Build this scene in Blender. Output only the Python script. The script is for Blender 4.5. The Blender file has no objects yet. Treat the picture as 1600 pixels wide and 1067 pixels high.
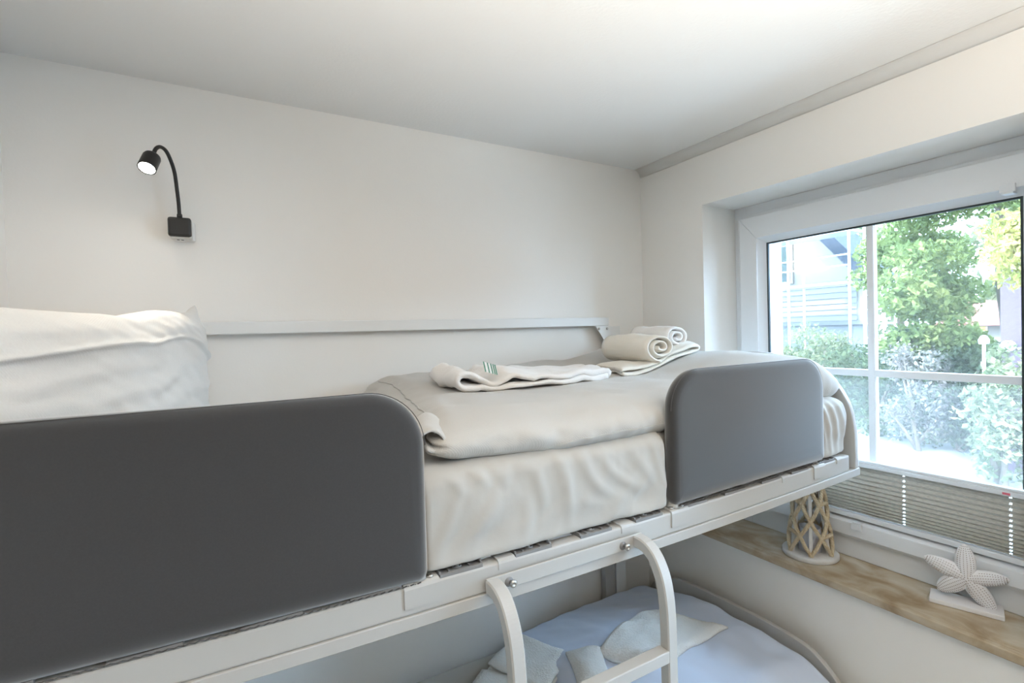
import bpy, bmesh, math, random
from mathutils import Vector, Matrix, noise as mnoise
R = math.radians
rnd = random.Random(7)
scene = bpy.context.scene
COL = scene.collection

# ------------------------------------------------------------ camera, world, lights, exposure
cam_data = bpy.data.cameras.new('camera')
cam_data.sensor_width = 36.0
cam_data.sensor_fit = 'HORIZONTAL'
cam_data.lens = 36.0 * 769.2 / 1600.0
cam_data.clip_start = 0.02
cam_data.clip_end = 200
cam = bpy.data.objects.new('camera', cam_data)
COL.objects.link(cam)
YAW, PITCH, ROLL = R(29.6636), R(-1.0393), R(-1.6140)
_f = Vector((math.sin(YAW) * math.cos(PITCH), math.cos(YAW) * math.cos(PITCH), math.sin(PITCH)))
_r = Vector((math.cos(YAW), -math.sin(YAW), 0))
_u = _r.cross(_f)
_r2 = _r * math.cos(ROLL) + _u * math.sin(ROLL)
_u2 = -_r * math.sin(ROLL) + _u * math.cos(ROLL)
M4 = Matrix.Identity(4)
for i in range(3):
    M4[i][0], M4[i][1], M4[i][2] = _r2[i], _u2[i], -_f[i]
M4[2][3] = 1.78
cam.matrix_world = M4
scene.camera = cam

world = bpy.data.worlds.new('sky')
scene.world = world
world.use_nodes = True
wn = world.node_tree.nodes
bg = wn['Background']
bg.inputs['Color'].default_value = (0.49, 0.73, 1.0, 1)
bg.inputs['Strength'].default_value = 7.0

sun_data = bpy.data.lights.new('sun', 'SUN')
sun_data.energy = 2.6
sun_data.angle = R(2)
sun_data.color = (1.0, 0.95, 0.86)
sun = bpy.data.objects.new('sun', sun_data)
sun.rotation_euler = (R(20), R(-42), 0)
COL.objects.link(sun)

# assumed fill flash, added out of view and aimed up off the ceiling
fl = bpy.data.lights.new('bounced_flash', 'SPOT')
fl.energy = 178.0; fl.color = (1.0, 0.915, 0.80); fl.spot_size = R(84); fl.spot_blend = 1.0; fl.shadow_soft_size = 0.04
flo = bpy.data.objects.new('bounced_flash', fl)
flo.location = (0.25, -1.10, 0.95)
flo.rotation_euler = (Vector((0.44, -0.45, 2.5)) - Vector(flo.location)).to_track_quat('-Z', 'Y').to_euler()
COL.objects.link(flo)
READING_LAMP_WATT = 3.5
scene.view_settings.view_transform = 'Standard'
scene.view_settings.look = 'None'
scene.view_settings.gamma = 1.0
scene.view_settings.use_curve_mapping = False
scene.view_settings.exposure = 1.68

# ------------------------------------------------------------ materials
def mat(name, color, rough=0.6, metal=0.0, bump=None, emis=None, vary=None, sheen=0.0, spec=None, coat=0.0):
    m = bpy.data.materials.new(name)
    m.use_nodes = True
    nt = m.node_tree
    b = nt.nodes['Principled BSDF']
    b.inputs['Base Color'].default_value = (*color, 1)
    b.inputs['Roughness'].default_value = rough
    b.inputs['Metallic'].default_value = metal
    if spec is not None: b.inputs['Specular IOR Level'].default_value = spec
    if sheen: b.inputs['Sheen Weight'].default_value = sheen
    if coat: b.inputs['Coat Weight'].default_value = coat
    tc = nt.nodes.new('ShaderNodeTexCoord')
    if vary:
        scale, amt, col2 = vary
        n = nt.nodes.new('ShaderNodeTexNoise'); n.inputs['Scale'].default_value = scale
        n.inputs['Detail'].default_value = 5
        nt.links.new(tc.outputs['Object'], n.inputs['Vector'])
        r = nt.nodes.new('ShaderNodeMapRange'); r.inputs['From Min'].default_value = 0.35; r.inputs['From Max'].default_value = 0.68
        r.inputs['To Max'].default_value = amt
        nt.links.new(n.outputs['Fac'], r.inputs['Value'])
        mx = nt.nodes.new('ShaderNodeMix'); mx.data_type = 'RGBA'
        mx.inputs['A'].default_value = (*color, 1); mx.inputs['B'].default_value = (*col2, 1)
        nt.links.new(r.outputs['Result'], mx.inputs['Factor'])
        nt.links.new(mx.outputs['Result'], b.inputs['Base Color'])
    if bump:
        kind, scale, strength, dist = bump
        bp = nt.nodes.new('ShaderNodeBump'); bp.inputs['Strength'].default_value = strength; bp.inputs['Distance'].default_value = dist
        if kind == 'noise':
            n = nt.nodes.new('ShaderNodeTexNoise'); n.inputs['Scale'].default_value = scale; n.inputs['Detail'].default_value = 4
            nt.links.new(tc.outputs['Object'], n.inputs['Vector']); nt.links.new(n.outputs['Fac'], bp.inputs['Height'])
        elif kind == 'weave':
            w1 = nt.nodes.new('ShaderNodeTexWave'); w1.bands_direction = 'X'; w1.inputs['Scale'].default_value = scale
            w2 = nt.nodes.new('ShaderNodeTexWave'); w2.bands_direction = 'DIAGONAL'; w2.inputs['Scale'].default_value = scale
            mul = nt.nodes.new('ShaderNodeMath'); mul.operation = 'MULTIPLY'
            for w in (w1, w2):
                w.inputs['Distortion'].default_value = 0.4
                nt.links.new(tc.outputs['Object'], w.inputs['Vector'])
            nt.links.new(w1.outputs['Fac'], mul.inputs[0]); nt.links.new(w2.outputs['Fac'], mul.inputs[1])
            nt.links.new(mul.outputs[0], bp.inputs['Height'])
        elif kind == 'voronoi':
            v = nt.nodes.new('ShaderNodeTexVoronoi'); v.inputs['Scale'].default_value = scale
            nt.links.new(tc.outputs['Object'], v.inputs['Vector']); nt.links.new(v.outputs['Distance'], bp.inputs['Height'])
        nt.links.new(bp.outputs['Normal'], b.inputs['Normal'])
    if emis:
        b.inputs['Emission Color'].default_value = (*emis[0], 1); b.inputs['Emission Strength'].default_value = emis[1]
    return m

M = {}
M['wall'] = mat('wall_paint', (0.93, 0.905, 0.865), 0.85, bump=('noise', 140, 0.10, 0.002))
M['ceiling'] = mat('ceiling_paint', (0.79, 0.79, 0.78), 0.7, bump=('noise', 110, 0.22, 0.003))
M['floor'] = mat('floor_laminate', (0.60, 0.54, 0.46), 0.45, vary=(3, 0.6, (0.50, 0.44, 0.36)))
M['base'] = mat('baseboard_paint', (0.85, 0.85, 0.83), 0.4)
M['frame'] = mat('white_powder_steel', (0.52, 0.51, 0.49), 0.38, bump=('noise', 400, 0.03, 0.001))
M['white_lacquer'] = mat('white_lacquered_steel', (0.84, 0.84, 0.825), 0.4)
M['screw'] = mat('screw_steel', (0.55, 0.54, 0.52), 0.3, metal=1.0)
M['holder'] = mat('grey_plastic', (0.26, 0.26, 0.26), 0.5)
M['wood'] = mat('slat_birch', (0.62, 0.48, 0.32), 0.5, vary=(6, 0.5, (0.5, 0.36, 0.22)))
M['pad'] = mat('grey_pad_fabric', (0.024, 0.023, 0.024), 0.8, sheen=1.0, bump=('noise', 900, 0.12, 0.0006), vary=(420, 0.35, (0.036, 0.035, 0.036)))
M['padseam'] = mat('grey_seam_thread', (0.05, 0.049, 0.05), 0.9, sheen=0.6)
M['sheet'] = mat('white_sheet_cotton', (0.50, 0.48, 0.445), 0.85, sheen=0.15, bump=('noise', 30, 0.06, 0.01))
M['duvet'] = mat('pale_grey_weave', (0.57, 0.545, 0.51), 0.9, sheen=0.2, bump=('weave', 130, 0.35, 0.0012), vary=(260, 0.3, (0.53, 0.51, 0.48)))
M['hem'] = mat('plain_grey_hem', (0.50, 0.485, 0.46), 0.9, sheen=0.2, bump=('noise', 40, 0.1, 0.004))
M['pillow'] = mat('white_weave', (0.80, 0.785, 0.75), 0.9, sheen=0.2, bump=('weave', 120, 0.22, 0.0010), vary=(240, 0.3, (0.72, 0.70, 0.67)))
M['cloth_low'] = mat('daylight_tinted_cotton', (0.66, 0.75, 0.92), 0.9, sheen=0.2, bump=('noise', 25, 0.08, 0.01))  # white bedding, with the blue cast of daylight put into its colour
M['terry'] = mat('white_terry', (0.86, 0.83, 0.80), 0.95, sheen=0.4, bump=('noise', 320, 0.45, 0.003))
M['terry_cream'] = mat('cream_terry', (0.84, 0.79, 0.70), 0.95, sheen=0.4, bump=('noise', 320, 0.5, 0.003))
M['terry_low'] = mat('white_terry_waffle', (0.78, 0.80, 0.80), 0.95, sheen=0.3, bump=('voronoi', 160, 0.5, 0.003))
M['black'] = mat('black_metal', (0.012, 0.012, 0.012), 0.42)
M['silver'] = mat('silver_plastic', (0.62, 0.62, 0.60), 0.35, metal=0.4)
M['led'] = mat('led_diffuser', (1, 1, 1), 0.5, emis=((1.0, 0.95, 0.86), 25.0))
M['upvc'] = mat('white_window_plastic', (0.83, 0.84, 0.85), 0.28)
M['gasket'] = mat('black_rubber_seal', (0.03, 0.045, 0.05), 0.6)
M['alu'] = mat('white_aluminium', (0.80, 0.82, 0.84), 0.3)
M['rope'] = mat('jute_rope', (0.60, 0.48, 0.32), 0.9, bump=('noise', 200, 0.5, 0.002), vary=(90, 0.6, (0.72, 0.62, 0.46)))
M['whitewood'] = mat('whitewashed_wood', (0.76, 0.75, 0.74), 0.6, vary=(40, 0.5, (0.62, 0.60, 0.58)))
M['star'] = mat('white_ceramic', (0.83, 0.82, 0.83), 0.6)
M['starhole'] = mat('brown_pits', (0.30, 0.25, 0.22), 0.9)
M['red'] = mat('red_print', (0.75, 0.18, 0.25), 0.6)
M['tag'] = mat('green_print', (0.10, 0.25, 0.18), 0.7)
M['tagw'] = mat('white_label', (0.85, 0.85, 0.84), 0.7)
M['door'] = mat('door_paint', (0.82, 0.82, 0.80), 0.4)

# travertine
def travertine():
    m = mat('travertine', (0.5, 0.4, 0.28), 0.25)
    nt = m.node_tree; b = nt.nodes['Principled BSDF']
    tc = nt.nodes.new('ShaderNodeTexCoord')
    mp = nt.nodes.new('ShaderNodeMapping'); mp.inputs['Scale'].default_value = (7, 5, 7)
    n1 = nt.nodes.new('ShaderNodeTexNoise'); n1.inputs['Scale'].default_value = 1.6; n1.inputs['Detail'].default_value = 9; n1.inputs['Distortion'].default_value = 0.6
    cr = nt.nodes.new('ShaderNodeValToRGB')
    e = cr.color_ramp.elements
    e[0].position = 0.32; e[0].color = (0.34, 0.245, 0.14, 1)
    e[1].position = 0.70; e[1].color = (0.66, 0.60, 0.49, 1)
    k = e.new(0.47); k.color = (0.50, 0.40, 0.275, 1)
    k = e.new(0.57); k.color = (0.56, 0.48, 0.36, 1)
    nt.links.new(tc.outputs['Object'], mp.inputs['Vector']); nt.links.new(mp.outputs['Vector'], n1.inputs['Vector'])
    nt.links.new(n1.outputs['Fac'], cr.inputs['Fac']); nt.links.new(cr.outputs['Color'], b.inputs['Base Color'])
    bp = nt.nodes.new('ShaderNodeBump'); bp.inputs['Strength'].default_value = 0.08; bp.inputs['Distance'].default_value = 0.003
    nt.links.new(n1.outputs['Fac'], bp.inputs['Height']); nt.links.new(bp.outputs['Normal'], b.inputs['Normal'])
    return m
M['travertine'] = travertine()

def glass(name, haze, tint, gloss=0.06):
    m = bpy.data.materials.new(name); m.use_nodes = True
    nt = m.node_tree; nt.nodes.clear()
    o = nt.nodes.new('ShaderNodeOutputMaterial')
    t = nt.nodes.new('ShaderNodeBsdfTransparent'); t.inputs['Color'].default_value = (*tint, 1)
    g = nt.nodes.new('ShaderNodeBsdfGlossy'); g.inputs['Roughness'].default_value = 0.02
    tl = nt.nodes.new('ShaderNodeBsdfTranslucent'); tl.inputs['Color'].default_value = (0.96, 0.91, 0.86, 1)
    a = nt.nodes.new('ShaderNodeMixShader'); a.inputs[0].default_value = haze
    c = nt.nodes.new('ShaderNodeMixShader')
    fr = nt.nodes.new('ShaderNodeFresnel'); fr.inputs['IOR'].default_value = 1.25
    nt.links.new(t.outputs[0], a.inputs[1]); nt.links.new(tl.outputs[0], a.inputs[2])
    nt.links.new(fr.outputs[0], c.inputs[0]); nt.links.new(a.outputs[0], c.inputs[1]); nt.links.new(g.outputs[0], c.inputs[2])
    nt.links.new(c.outputs[0], o.inputs['Surface'])
    return m
M['glass'] = glass('clear_pane', 0.028, (0.97, 0.99, 0.98))  # haze added to wash out the bright view; the glass itself is clear
M['frost'] = glass('hazy_film_pane', 0.075, (0.93, 0.97, 0.97))

def thin_cloth(name, c1, c2, trans):
    m = bpy.data.materials.new(name); m.use_nodes = True
    nt = m.node_tree; nt.nodes.clear()
    o = nt.nodes.new('ShaderNodeOutputMaterial')
    d = nt.nodes.new('ShaderNodeBsdfDiffuse'); t = nt.nodes.new('ShaderNodeBsdfTranslucent')
    mx = nt.nodes.new('ShaderNodeMixShader'); mx.inputs[0].default_value = trans
    tc = nt.nodes.new('ShaderNodeTexCoord'); mp = nt.nodes.new('ShaderNodeMapping'); mp.inputs['Scale'].default_value = (1, 40, 260)
    n = nt.nodes.new('ShaderNodeTexNoise'); n.inputs['Scale'].default_value = 2.0; n.inputs['Detail'].default_value = 4
    cr = nt.nodes.new('ShaderNodeValToRGB')
    cr.color_ramp.elements[0].position = 0.35; cr.color_ramp.elements[0].color = (*c1, 1)
    cr.color_ramp.elements[1].position = 0.65; cr.color_ramp.elements[1].color = (*c2, 1)
    nt.links.new(tc.outputs['Object'], mp.inputs['Vector']); nt.links.new(mp.outputs['Vector'], n.inputs['Vector'])
    nt.links.new(n.outputs['Fac'], cr.inputs['Fac'])
    nt.links.new(cr.outputs['Color'], d.inputs['Color']); nt.links.new(cr.outputs['Color'], t.inputs['Color'])
    nt.links.new(d.outputs[0], mx.inputs[1]); nt.links.new(t.outputs[0], mx.inputs[2]); nt.links.new(mx.outputs[0], o.inputs['Surface'])
    return m
M['pleat'] = thin_cloth('beige_pleat_cloth', (0.43, 0.395, 0.335), (0.55, 0.505, 0.43), 0.05)

def leafmat(name, c1, c2, trans=0.35):
    m = bpy.data.materials.new(name); m.use_nodes = True
    nt = m.node_tree; nt.nodes.clear()
    o = nt.nodes.new('ShaderNodeOutputMaterial')
    d = nt.nodes.new('ShaderNodeBsdfDiffuse'); t = nt.nodes.new('ShaderNodeBsdfTranslucent')
    mx = nt.nodes.new('ShaderNodeMixShader'); mx.inputs[0].default_value = trans
    tc = nt.nodes.new('ShaderNodeTexCoord')
    n = nt.nodes.new('ShaderNodeTexNoise'); n.inputs['Scale'].default_value = 4.0; n.inputs['Detail'].default_value = 4
    cr = nt.nodes.new('ShaderNodeValToRGB')
    cr.color_ramp.elements[0].position = 0.38; cr.color_ramp.elements[0].color = (*c1, 1)
    cr.color_ramp.elements[1].position = 0.62; cr.color_ramp.elements[1].color = (*c2, 1)
    nt.links.new(tc.outputs['Object'], n.inputs['Vector']); nt.links.new(n.outputs['Fac'], cr.inputs['Fac'])
    nt.links.new(cr.outputs['Color'], d.inputs['Color']); nt.links.new(cr.outputs['Color'], t.inputs['Color'])
    nt.links.new(d.outputs[0], mx.inputs[1]); nt.links.new(t.outputs[0], mx.inputs[2]); nt.links.new(mx.outputs[0], o.inputs['Surface'])
    return m
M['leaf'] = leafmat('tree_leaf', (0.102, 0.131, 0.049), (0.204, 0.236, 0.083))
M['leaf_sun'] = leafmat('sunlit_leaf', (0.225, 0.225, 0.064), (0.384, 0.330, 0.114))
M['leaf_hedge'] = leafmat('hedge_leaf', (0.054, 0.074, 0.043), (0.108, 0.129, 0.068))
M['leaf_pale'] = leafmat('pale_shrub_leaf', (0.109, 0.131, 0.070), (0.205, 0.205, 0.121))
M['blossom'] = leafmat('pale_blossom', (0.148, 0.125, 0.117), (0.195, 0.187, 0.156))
M['bark'] = mat('bark', (0.16, 0.12, 0.09), 0.9, bump=('noise', 20, 0.6, 0.02))
M['paving'] = mat('pale_paving', (0.234, 0.234, 0.226), 0.85, vary=(1.5, 0.5, (0.195, 0.195, 0.187)))
M['render'] = mat('cream_facade', (0.175, 0.150, 0.124), 0.8)
M['siding'] = mat('grey_siding', (0.088, 0.085, 0.085), 0.7)
M['board'] = mat('pale_grey_board', (0.135, 0.128, 0.118), 0.7)
M['roof'] = mat('dark_roof', (0.035, 0.04, 0.05), 0.95, spec=0.1)
M['mauve'] = mat('mauve_brick', (0.100, 0.061, 0.079), 0.8, bump=('noise', 12, 0.3, 0.02))
M['redroof'] = mat('red_tile', (0.281, 0.101, 0.086), 0.8)
M['yellow'] = mat('yellow_paint', (0.390, 0.296, 0.062), 0.6)
M['steel'] = mat('galvanised_steel', (0.55, 0.58, 0.60), 0.4, metal=0.5)
M['deckblue'] = mat('blue_deck_board', (0.26, 0.45, 0.60), 0.6)
M['darkglass'] = mat('dark_window_glass', (0.03, 0.04, 0.035), 0.3, spec=0.2)
M['facade'] = mat('outer_render', (0.5, 0.5, 0.5), 0.85)

# ------------------------------------------------------------ geometry helpers
class MB:
    def __init__(s): s.v = []; s.f = []; s.smooth = []
    def add(s, vs, fs, smooth=False):
        o = len(s.v); s.v += [tuple(p) for p in vs]
        s.f += [tuple(i + o for i in f) for f in fs]; s.smooth += [smooth] * len(fs)
    def box(s, lo, hi):
        x0, y0, z0 = lo; x1, y1, z1 = hi
        s.add([(x0,y0,z0),(x1,y0,z0),(x1,y1,z0),(x0,y1,z0),(x0,y0,z1),(x1,y0,z1),(x1,y1,z1),(x0,y1,z1)],
              [(0,3,2,1),(4,5,6,7),(0,1,5,4),(1,2,6,5),(2,3,7,6),(3,0,4,7)])
    def prism(s, poly, axis, a, b, smooth=False):
        """poly: 2D points in the two other axes (cyclic order), extruded on axis from a to b"""
        n = len(poly); vs = []
        for t in (a, b):
            for p, q in poly:
                vs.append({'x': (t, p, q), 'y': (p, t, q), 'z': (p, q, t)}[axis])
        fs = [tuple(range(n))[::-1], tuple(range(n, 2 * n))]
        s.add(vs, fs)
        o = len(s.v) - 2 * n
        for i in range(n):
            j = (i + 1) % n
            s.f.append((o + i, o + j, o + n + j, o + n + i)); s.smooth.append(smooth)
    def tube(s, pts, r, n=10, square=None, cap=True, smooth=True, up=(0, 0, 1)):
        """pts: path; r: radius or list; square=(half a, half b): rectangular section"""
        pts = [Vector(p) for p in pts]; k = len(pts); rings = []
        side_prev = None
        for i, p in enumerate(pts):
            d = (pts[min(i + 1, k - 1)] - pts[max(i - 1, 0)]).normalized()
            if side_prev is None:
                side = d.cross(Vector(up))
                if side.length < 1e-3: side = d.cross(Vector((1, 0, 0)))
            else:
                side = side_prev - d * side_prev.dot(d)
            side.normalize(); side_prev = side
            u = side.cross(d)
            rr = r[i] if isinstance(r, (list, tuple)) else r
            if square:
                a, b = square; c = min(a, b) * 0.22
                sec = [(-a + c, -b), (a - c, -b), (a, -b + c), (a, b - c), (a - c, b), (-a + c, b), (-a, b - c), (-a, -b + c)]
                rings.append([p + side * q[0] + u * q[1] for q in sec])
            else:
                rings.append([p + (side * math.cos(2 * math.pi * j / n) + u * math.sin(2 * math.pi * j / n)) * rr for j in range(n)])
        m = len(rings[0]); vs = [q for ring in rings for q in ring]; fs = []
        for i in range(k - 1):
            for j in range(m):
                jj = (j + 1) % m
                fs.append((i * m + j, i * m + jj, (i + 1) * m + jj, (i + 1) * m + j))
        s.add(vs, fs, smooth and not square)
        if cap:
            o = len(s.v) - len(vs)
            s.f += [tuple(o + j for j in range(m))[::-1], tuple(o + (k - 1) * m + j for j in range(m))]; s.smooth += [False, False]
    def lathe(s, prof, c, axis=(0, 0, 1), n=32, smooth=True):
        """prof: (r, h) pairs along axis from point c"""
        ax = Vector(axis).normalized(); a = ax.orthogonal().normalized(); b = ax.cross(a); c = Vector(c)
        vs = []
        for r, h in prof:
            for j in range(n):
                t = 2 * math.pi * j / n
                vs.append(c + ax * h + (a * math.cos(t) + b * math.sin(t)) * r)
        fs = []
        for i in range(len(prof) - 1):
            for j in range(n):
                jj = (j + 1) % n
                fs.append((i * n + j, i * n + jj, (i + 1) * n + jj, (i + 1) * n + j))
        s.add(vs, fs, smooth)
        o = len(s.v) - len(vs)
        if prof[0][0] > 1e-6: s.f.append(tuple(o + j for j in range(n))[::-1]); s.smooth.append(False)
        if prof[-1][0] > 1e-6: s.f.append(tuple(o + (len(prof) - 1) * n + j for j in range(n))); s.smooth.append(False)
    def build(s, name, material, parent=None, bevel=0.0, fix=True, extra=None):
        me = bpy.data.meshes.new(name)
        off = Vector((0, 0, 0))
        p = parent
        while p is not None: off += p.location; p = p.parent
        me.from_pydata([tuple(Vector(v) - off) for v in s.v], [], s.f)
        for poly, sm in zip(me.polygons, s.smooth): poly.use_smooth = sm
        if fix or bevel:
            bm = bmesh.new(); bm.from_mesh(me)
            bmesh.ops.recalc_face_normals(bm, faces=bm.faces)
            if bevel:
                es = [e for e in bm.edges if len(e.link_faces) == 2 and e.calc_face_angle(0) > 0.6]
                bmesh.ops.bevel(bm, geom=es, offset=bevel, segments=2, affect='EDGES', profile=0.5, clamp_overlap=True)
            bm.to_mesh(me); bm.free()
        me.materials.append(material)
        if extra:
            for x in extra: me.materials.append(x)
        o = bpy.data.objects.new(name, me); COL.objects.link(o)
        if parent is not None: o.parent = parent
        return o

def thing(name, loc, label, cat, group=None):
    o = bpy.data.objects.new(name, None); COL.objects.link(o); o.location = loc; o.empty_display_size = 0.05
    o['label'] = label; o['category'] = cat
    if group: o['group'] = group
    return o
def tag(o, label, cat, group=None, kind=None):
    o['label'] = label; o['category'] = cat
    if group: o['group'] = group
    if kind: o['kind'] = kind
    return o
def struct(o): o['kind'] = 'structure'; return o
def stuff(o): o['kind'] = 'stuff'; return o
def copy_of(o, parent, loc):
    c = o.copy(); COL.objects.link(c); c.parent = parent; c.location = loc
    for ch in list(o.children):
        g = ch.copy(); COL.objects.link(g); g.parent = c
    return c
def N(x, y, z, s=1.0): return mnoise.noise(Vector((x * s, y * s, z * s)))
def sstep(a, b, x):
    t = max(0.0, min(1.0, (x - a) / (b - a))); return t * t * (3 - 2 * t)
def lerp(a, b, t): return a + (b - a) * t
def interp(x, pts):
    if x <= pts[0][0]: return pts[0][1]
    for (a, p), (b, q) in zip(pts, pts[1:]):
        if x <= b: return lerp(p, q, (x - a) / (b - a))
    return pts[-1][1]

def gridbox(lo, hi, nx, ny, nz, r, fn=None, rz=None):
    """rounded box of small quads; fn(p, q) moves each vertex, q = position in 0..1 of the box"""
    idx = {}; vs = []; fs = []
    lo = Vector(lo); hi = Vector(hi); rz = rz or r
    def vert(i, j, k):
        key = (i, j, k)
        if key in idx: return idx[key]
        q = (i / nx, j / ny, k / nz)
        # concentrate points near the rims
        p = Vector([lo[a] + (hi[a] - lo[a]) * q[a] for a in range(3)])
        rr = Vector((r, r, rz))
        inner = Vector([min(max(p[a], lo[a] + rr[a]), hi[a] - rr[a]) for a in range(3)])
        d = p - inner
        ds = Vector([d[a] / rr[a] for a in range(3)])
        if ds.length > 1e-6:
            ds.normalize(); p = inner + Vector([ds[a] * rr[a] for a in range(3)])
        if fn: p = Vector(fn(p, q))
        idx[key] = len(vs); vs.append(p); return idx[key]
    for i in range(nx):
        for j in range(ny):
            fs.append([vert(i, j, 0), vert(i, j + 1, 0), vert(i + 1, j + 1, 0), vert(i + 1, j, 0)])
            fs.append([vert(i, j, nz), vert(i + 1, j, nz), vert(i + 1, j + 1, nz), vert(i, j + 1, nz)])
    for i in range(nx):
        for k in range(nz):
            fs.append([vert(i, 0, k), vert(i + 1, 0, k), vert(i + 1, 0, k + 1), vert(i, 0, k + 1)])
            fs.append([vert(i, ny, k), vert(i, ny, k + 1), vert(i + 1, ny, k + 1), vert(i + 1, ny, k)])
    for j in range(ny):
        for k in range(nz):
            fs.append([vert(0, j, k), vert(0, j, k + 1), vert(0, j + 1, k + 1), vert(0, j + 1, k)])
            fs.append([vert(nx, j, k), vert(nx, j + 1, k), vert(nx, j + 1, k + 1), vert(nx, j, k + 1)])
    mb = MB(); mb.add(vs, fs, True); return mb

def sheet(profile, thick, origin, ex, ez, ey, length, ny, wob=0.0, seed=0.0, fn=None, mb=None, sub=3):
    """a cloth sheet: 2D profile (a,b) in the plane ex/ez with thickness, extruded along ey"""
    origin, ex, ey, ez = Vector(origin), Vector(ex).normalized(), Vector(ey).normalized(), Vector(ez).normalized()
    # resample with catmull-rom
    P = [Vector(p) for p in profile]; Q = []
    for i in range(len(P) - 1):
        p0, p1, p2, p3 = P[max(i - 1, 0)], P[i], P[i + 1], P[min(i + 2, len(P) - 1)]
        for k in range(sub):
            t = k / sub
            Q.append(0.5 * ((2 * p1) + (p2 - p0) * t + (2 * p0 - 5 * p1 + 4 * p2 - p3) * t * t + (3 * p1 - p0 - 3 * p2 + p3) * t ** 3))
    Q.append(P[-1]); n = len(Q); ring = []
    L = []; Rr = []
    for i in range(n):
        d = (Q[min(i + 1, n - 1)] - Q[max(i - 1, 0)]).normalized(); nn = Vector((-d.y, d.x))
        L.append(Q[i] + nn * thick / 2); Rr.append(Q[i] - nn * thick / 2)
    ring = L + Rr[::-1]; m = len(ring); vs = []; fs = []
    for j in range(ny + 1):
        t = j / ny
        edge = min(t, 1 - t) * ny
        pinch = 1.0 if edge >= 1 else 0.55
        for i, q in enumerate(ring):
            c = (L[i] + Rr[i]) / 2 if i < n else (L[m - 1 - i] + Rr[m - 1 - i]) / 2
            qq = c + (q - c) * pinch
            p = origin + ex * qq.x + ez * qq.y + ey * (length * t)
            if wob:
                a = N(p.x, p.y, p.z + seed, 14) * wob + N(p.x + seed, p.y, p.z, 40) * wob * 0.35
                p = p + ez * a + ex * (N(p.x, p.y + seed, p.z, 10) * wob * 0.6)
            if fn: p = Vector(fn(p, t, qq))
            vs.append(p)
    for j in range(ny):
        for i in range(m):
            ii = (i + 1) % m
            fs.append((j * m + i, j * m + ii, (j + 1) * m + ii, (j + 1) * m + i))
    mb = mb or MB(); o = len(mb.v); mb.add(vs, fs, True)
    for base in (0, ny * m):
        for i in range(n - 1):
            mb.f.append((o + base + i, o + base + i + 1, o + base + m - 2 - i, o + base + m - 1 - i)); mb.smooth.append(True)
    return mb

# ------------------------------------------------------------ room shell
CEIL = 2.502
XL, XR, YB, YF = -0.475, 1.65, 1.67, -2.9
XW, YN = -1.5, 0.60                                 # the room widens to the left in front of the bed niche
WY0, WY1, WZ0, WZ1 = 0.35, 1.333, 0.965, 2.268      # window recess
DY0, DY1, DZ1 = -0.85, -0.02, 2.20                     # opening for an unseen glazed door, added to let in fill daylight
OX = 2.02                                            # outer face of the window wall

mb = MB(); mb.box((XW - 0.1, YF - 0.1, -0.06), (1.93, YB + 0.12, 0.0)); struct(mb.build('floor', M['floor']))
mb = MB(); mb.box((XW - 0.1, YF - 0.1, CEIL), (OX, YB + 0.12, CEIL + 0.1)); struct(mb.build('ceiling', M['ceiling']))
mb = MB(); mb.box((XL - 0.1, YB, 0), (OX, YB + 0.12, CEIL)); struct(mb.build('wall_back', M['wall']))
mb = MB(); mb.box((XW, YN, 0), (XL, YB, CEIL)); mb.box((XW - 0.1, YF, 0), (XW, YB, CEIL)); struct(mb.build('wall_left', M['wall']))
mb = MB()
mb.box((XW - 0.1, YF - 0.1, 0), (-0.15, YF, CEIL)); mb.box((0.75, YF - 0.1, 0), (OX, YF, CEIL)); mb.box((-0.15, YF - 0.1, 2.05), (0.75, YF, CEIL))
struct(mb.build('wall_front', M['wall']))
# window wall with recess; softly rounded joint to the ceiling
mb = MB()
mb.box((XR, DY1, 0), (1.86, YB, WZ0 - 0.024)); mb.box((XR, DY1, WZ1), (1.86, YB, CEIL))
mb.box((XR, YF, 0), (1.86, DY0, CEIL)); mb.box((XR, DY0, DZ1), (1.86, DY1, CEIL))
mb.box((XR, WY1, WZ0 - 0.024), (1.86, YB, WZ1)); mb.box((XR, DY1, WZ0 - 0.024), (1.86, WY0, WZ1))
struct(mb.build('wall_right', M['wall']))
mb = MB()
pr = []
cr = 0.035
pr.append((XR + 0.001, CEIL + 0.001))
for k in range(9):
    t = k / 8 * math.pi / 2
    pr.append((XR - cr + cr * math.sin(t), CEIL - cr + cr * math.cos(t)) if k else (XR - cr, CEIL))
mb.prism([(XR, CEIL)] + [(XR - cr + cr * math.sin(k / 8 * math.pi / 2), CEIL - cr + cr * math.cos(k / 8 * math.pi / 2)) for k in range(9)][::-1], 'y', YF, YB, smooth=True)
struct(mb.build('trim_1', M['wall']))
# outer leaf of the wall with the narrower outer opening
mb = MB(); a0, a1, b0, b1 = 0.445, 1.238, 1.07, 2.14
mb.box((1.925, DY1, -0.2), (OX, YB + 0.12, b0)); mb.box((1.925, DY1, b1), (OX, YB + 0.12, CEIL))
mb.box((1.925, YF - 0.1, -0.2), (OX, DY0, CEIL)); mb.box((1.925, DY0, DZ1), (OX, DY1, CEIL)); mb.box((1.925, DY0, -0.2), (OX, DY1, 0.0))
mb.box((1.925, a1, b0), (OX, YB + 0.12, b1)); mb.box((1.925, DY1, b0), (OX, a0, b1))
struct(mb.build('wall_outside', M['facade']))
for nm, lo, hi in (('baseboard_back', (XL, YB - 0.015, 0), (XR, YB, 0.07)), ('baseboard_left', (XL, YN, 0), (XL + 0.015, YB - 0.015, 0.07)), ('baseboard_right', (XR - 0.015, DY1, 0), (XR, YB - 0.015, 0.07))):
    mb = MB(); mb.box(lo, hi); struct(mb.build(nm, M['base'], bevel=0.003))
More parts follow.
